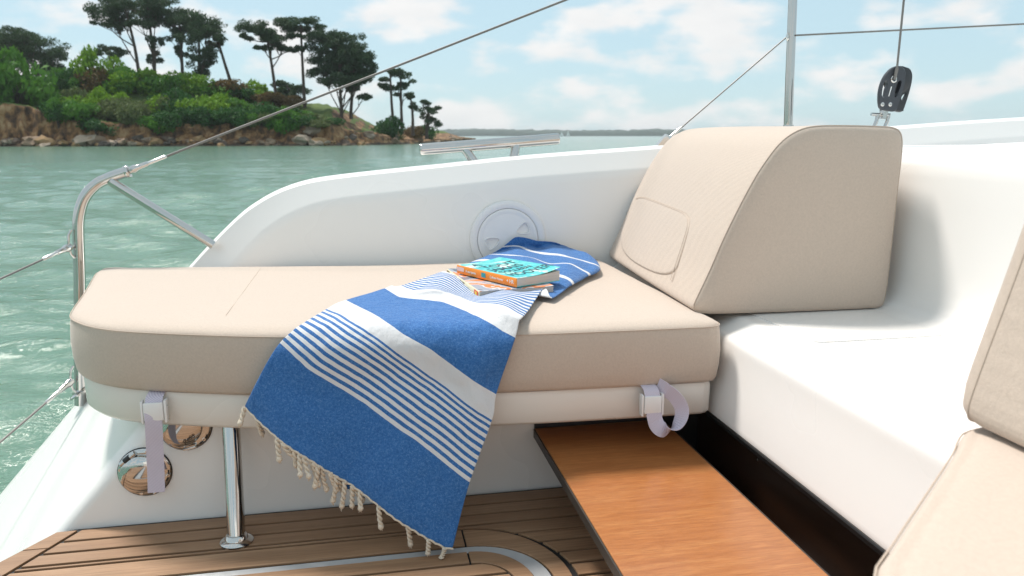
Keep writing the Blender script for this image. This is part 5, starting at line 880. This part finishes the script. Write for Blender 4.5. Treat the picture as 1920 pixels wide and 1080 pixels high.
pine(82, 150, 205, 0, [(62, 92, 24, 14), (86, 100, 24, 18), (98, 118, 16, 16), (72, 118, 24, 18), (92, 140, 18, 12)], 'rounded dark pine behind the clifftop trees, nearer the broad tree')

# ------------------------------------------------------------------ far shore and sails
m = MB(); fx = list(np.arange(560, 2600, 6)); ft = [0, 6, 14, 30, 90, 260]
for px in fx:
    for t in ft:
        p = far(px, 254, 2300+t); h = (11+6*mnoise.noise(Vector((px*.006, 0, 0)))+3*mnoise.noise(Vector((px*.06, t*.1, 1)))+2.2*mnoise.noise(Vector((px*.3, t, 2))))*{0: -.02, 6: .35, 14: .62, 30: .8, 90: 1, 260: .3}[t]; m.v.append((p.x, p.y, SEA+h*1.7))
k = len(ft); m.f = [(i*k+j, (i+1)*k+j, (i+1)*k+j+1, i*k+j+1) for i in range(len(fx)-1) for j in range(k-1)]
fs = build(m, 'far_shore', plain('far_woods', (.035, .055, .04), .95, 0, .4, .02), None, False); struct(fs, 'low wooded shore along the horizon'); fs['category'] = 'shore'
M['sail'] = plain('white_sail', (.8, .8, .8), .7); 
for px, h_, lb in ((1053, 9.5, 'left one of two tiny white sails on the horizon'), (1065, 10.5, 'right one of two tiny white sails on the horizon')):
    b = far(px, 254, 1400); b.z = SEA; root = empty('sailing_boat', b, lb, 'sailing boat', 'sailing boats on the horizon'); s = Vector((b.y, -b.x, 0)).normalized(); w_ = Vector((b.x, b.y, 0)).normalized()
    m = MB(); m.rings([[b+s*-4+w_*0+Vector((0, 0, z)) for z in (0, 1)]+[b+s*4+Vector((0, 0, 1.2)), b+s*3.4], [b+s*-4+w_*2+Vector((0, 0, z)) for z in (0, 1)]+[b+s*4+w_*1+Vector((0, 0, 1.2)), b+s*3.4+w_*1]]); build(m, 'hull', M['sail'], root, False)
    m = MB(); m.rings([[b+s*-3.2+w_*.9+Vector((0, 0, 1.6)), b+s*.4+w_*1+Vector((0, 0, 1.6)), b+s*.4+w_*1+Vector((0, 0, h_))], [b+s*-3.2+w_*1.3+Vector((0, 0, 1.6)), b+s*.4+w_*1.1+Vector((0, 0, 1.6)), b+s*.4+w_*1.1+Vector((0, 0, h_))]]); build(m, 'mainsail', M['sail'], root, False)
    m = MB(); m.rings([[b+s*.8+w_*1+Vector((0, 0, 1.6)), b+s*3.6+w_*1+Vector((0, 0, 1.6)), b+s*.7+w_*1+Vector((0, 0, h_*.8))], [b+s*.8+w_*1.1+Vector((0, 0, 1.6)), b+s*3.6+w_*1.1+Vector((0, 0, 1.6)), b+s*.7+w_*1.1+Vector((0, 0, h_*.8))]]); build(m, 'jib', M['sail'], root, False)

# ------------------------------------------------------------------ sea air
hzb = MB(); hzb.box((-5200, -3200, SEA-1.2), (5200, 5200, 34)); hm = bpy.data.materials.new('sea_haze'); hm.use_nodes = True; t_ = hm.node_tree; t_.nodes.clear()
pv = t_.nodes.new('ShaderNodeVolumePrincipled'); pv.inputs['Color'].default_value = (.86, .93, .97, 1); pv.inputs['Density'].default_value = .00017; pv.inputs['Anisotropy'].default_value = .2
vo = t_.nodes.new('ShaderNodeOutputMaterial'); t_.links.new(pv.outputs[0], vo.inputs['Volume'])
tag(build(hzb, 'haze', hm, None, False), 'thin pale haze over the sea', 'haze', None, 'stuff')
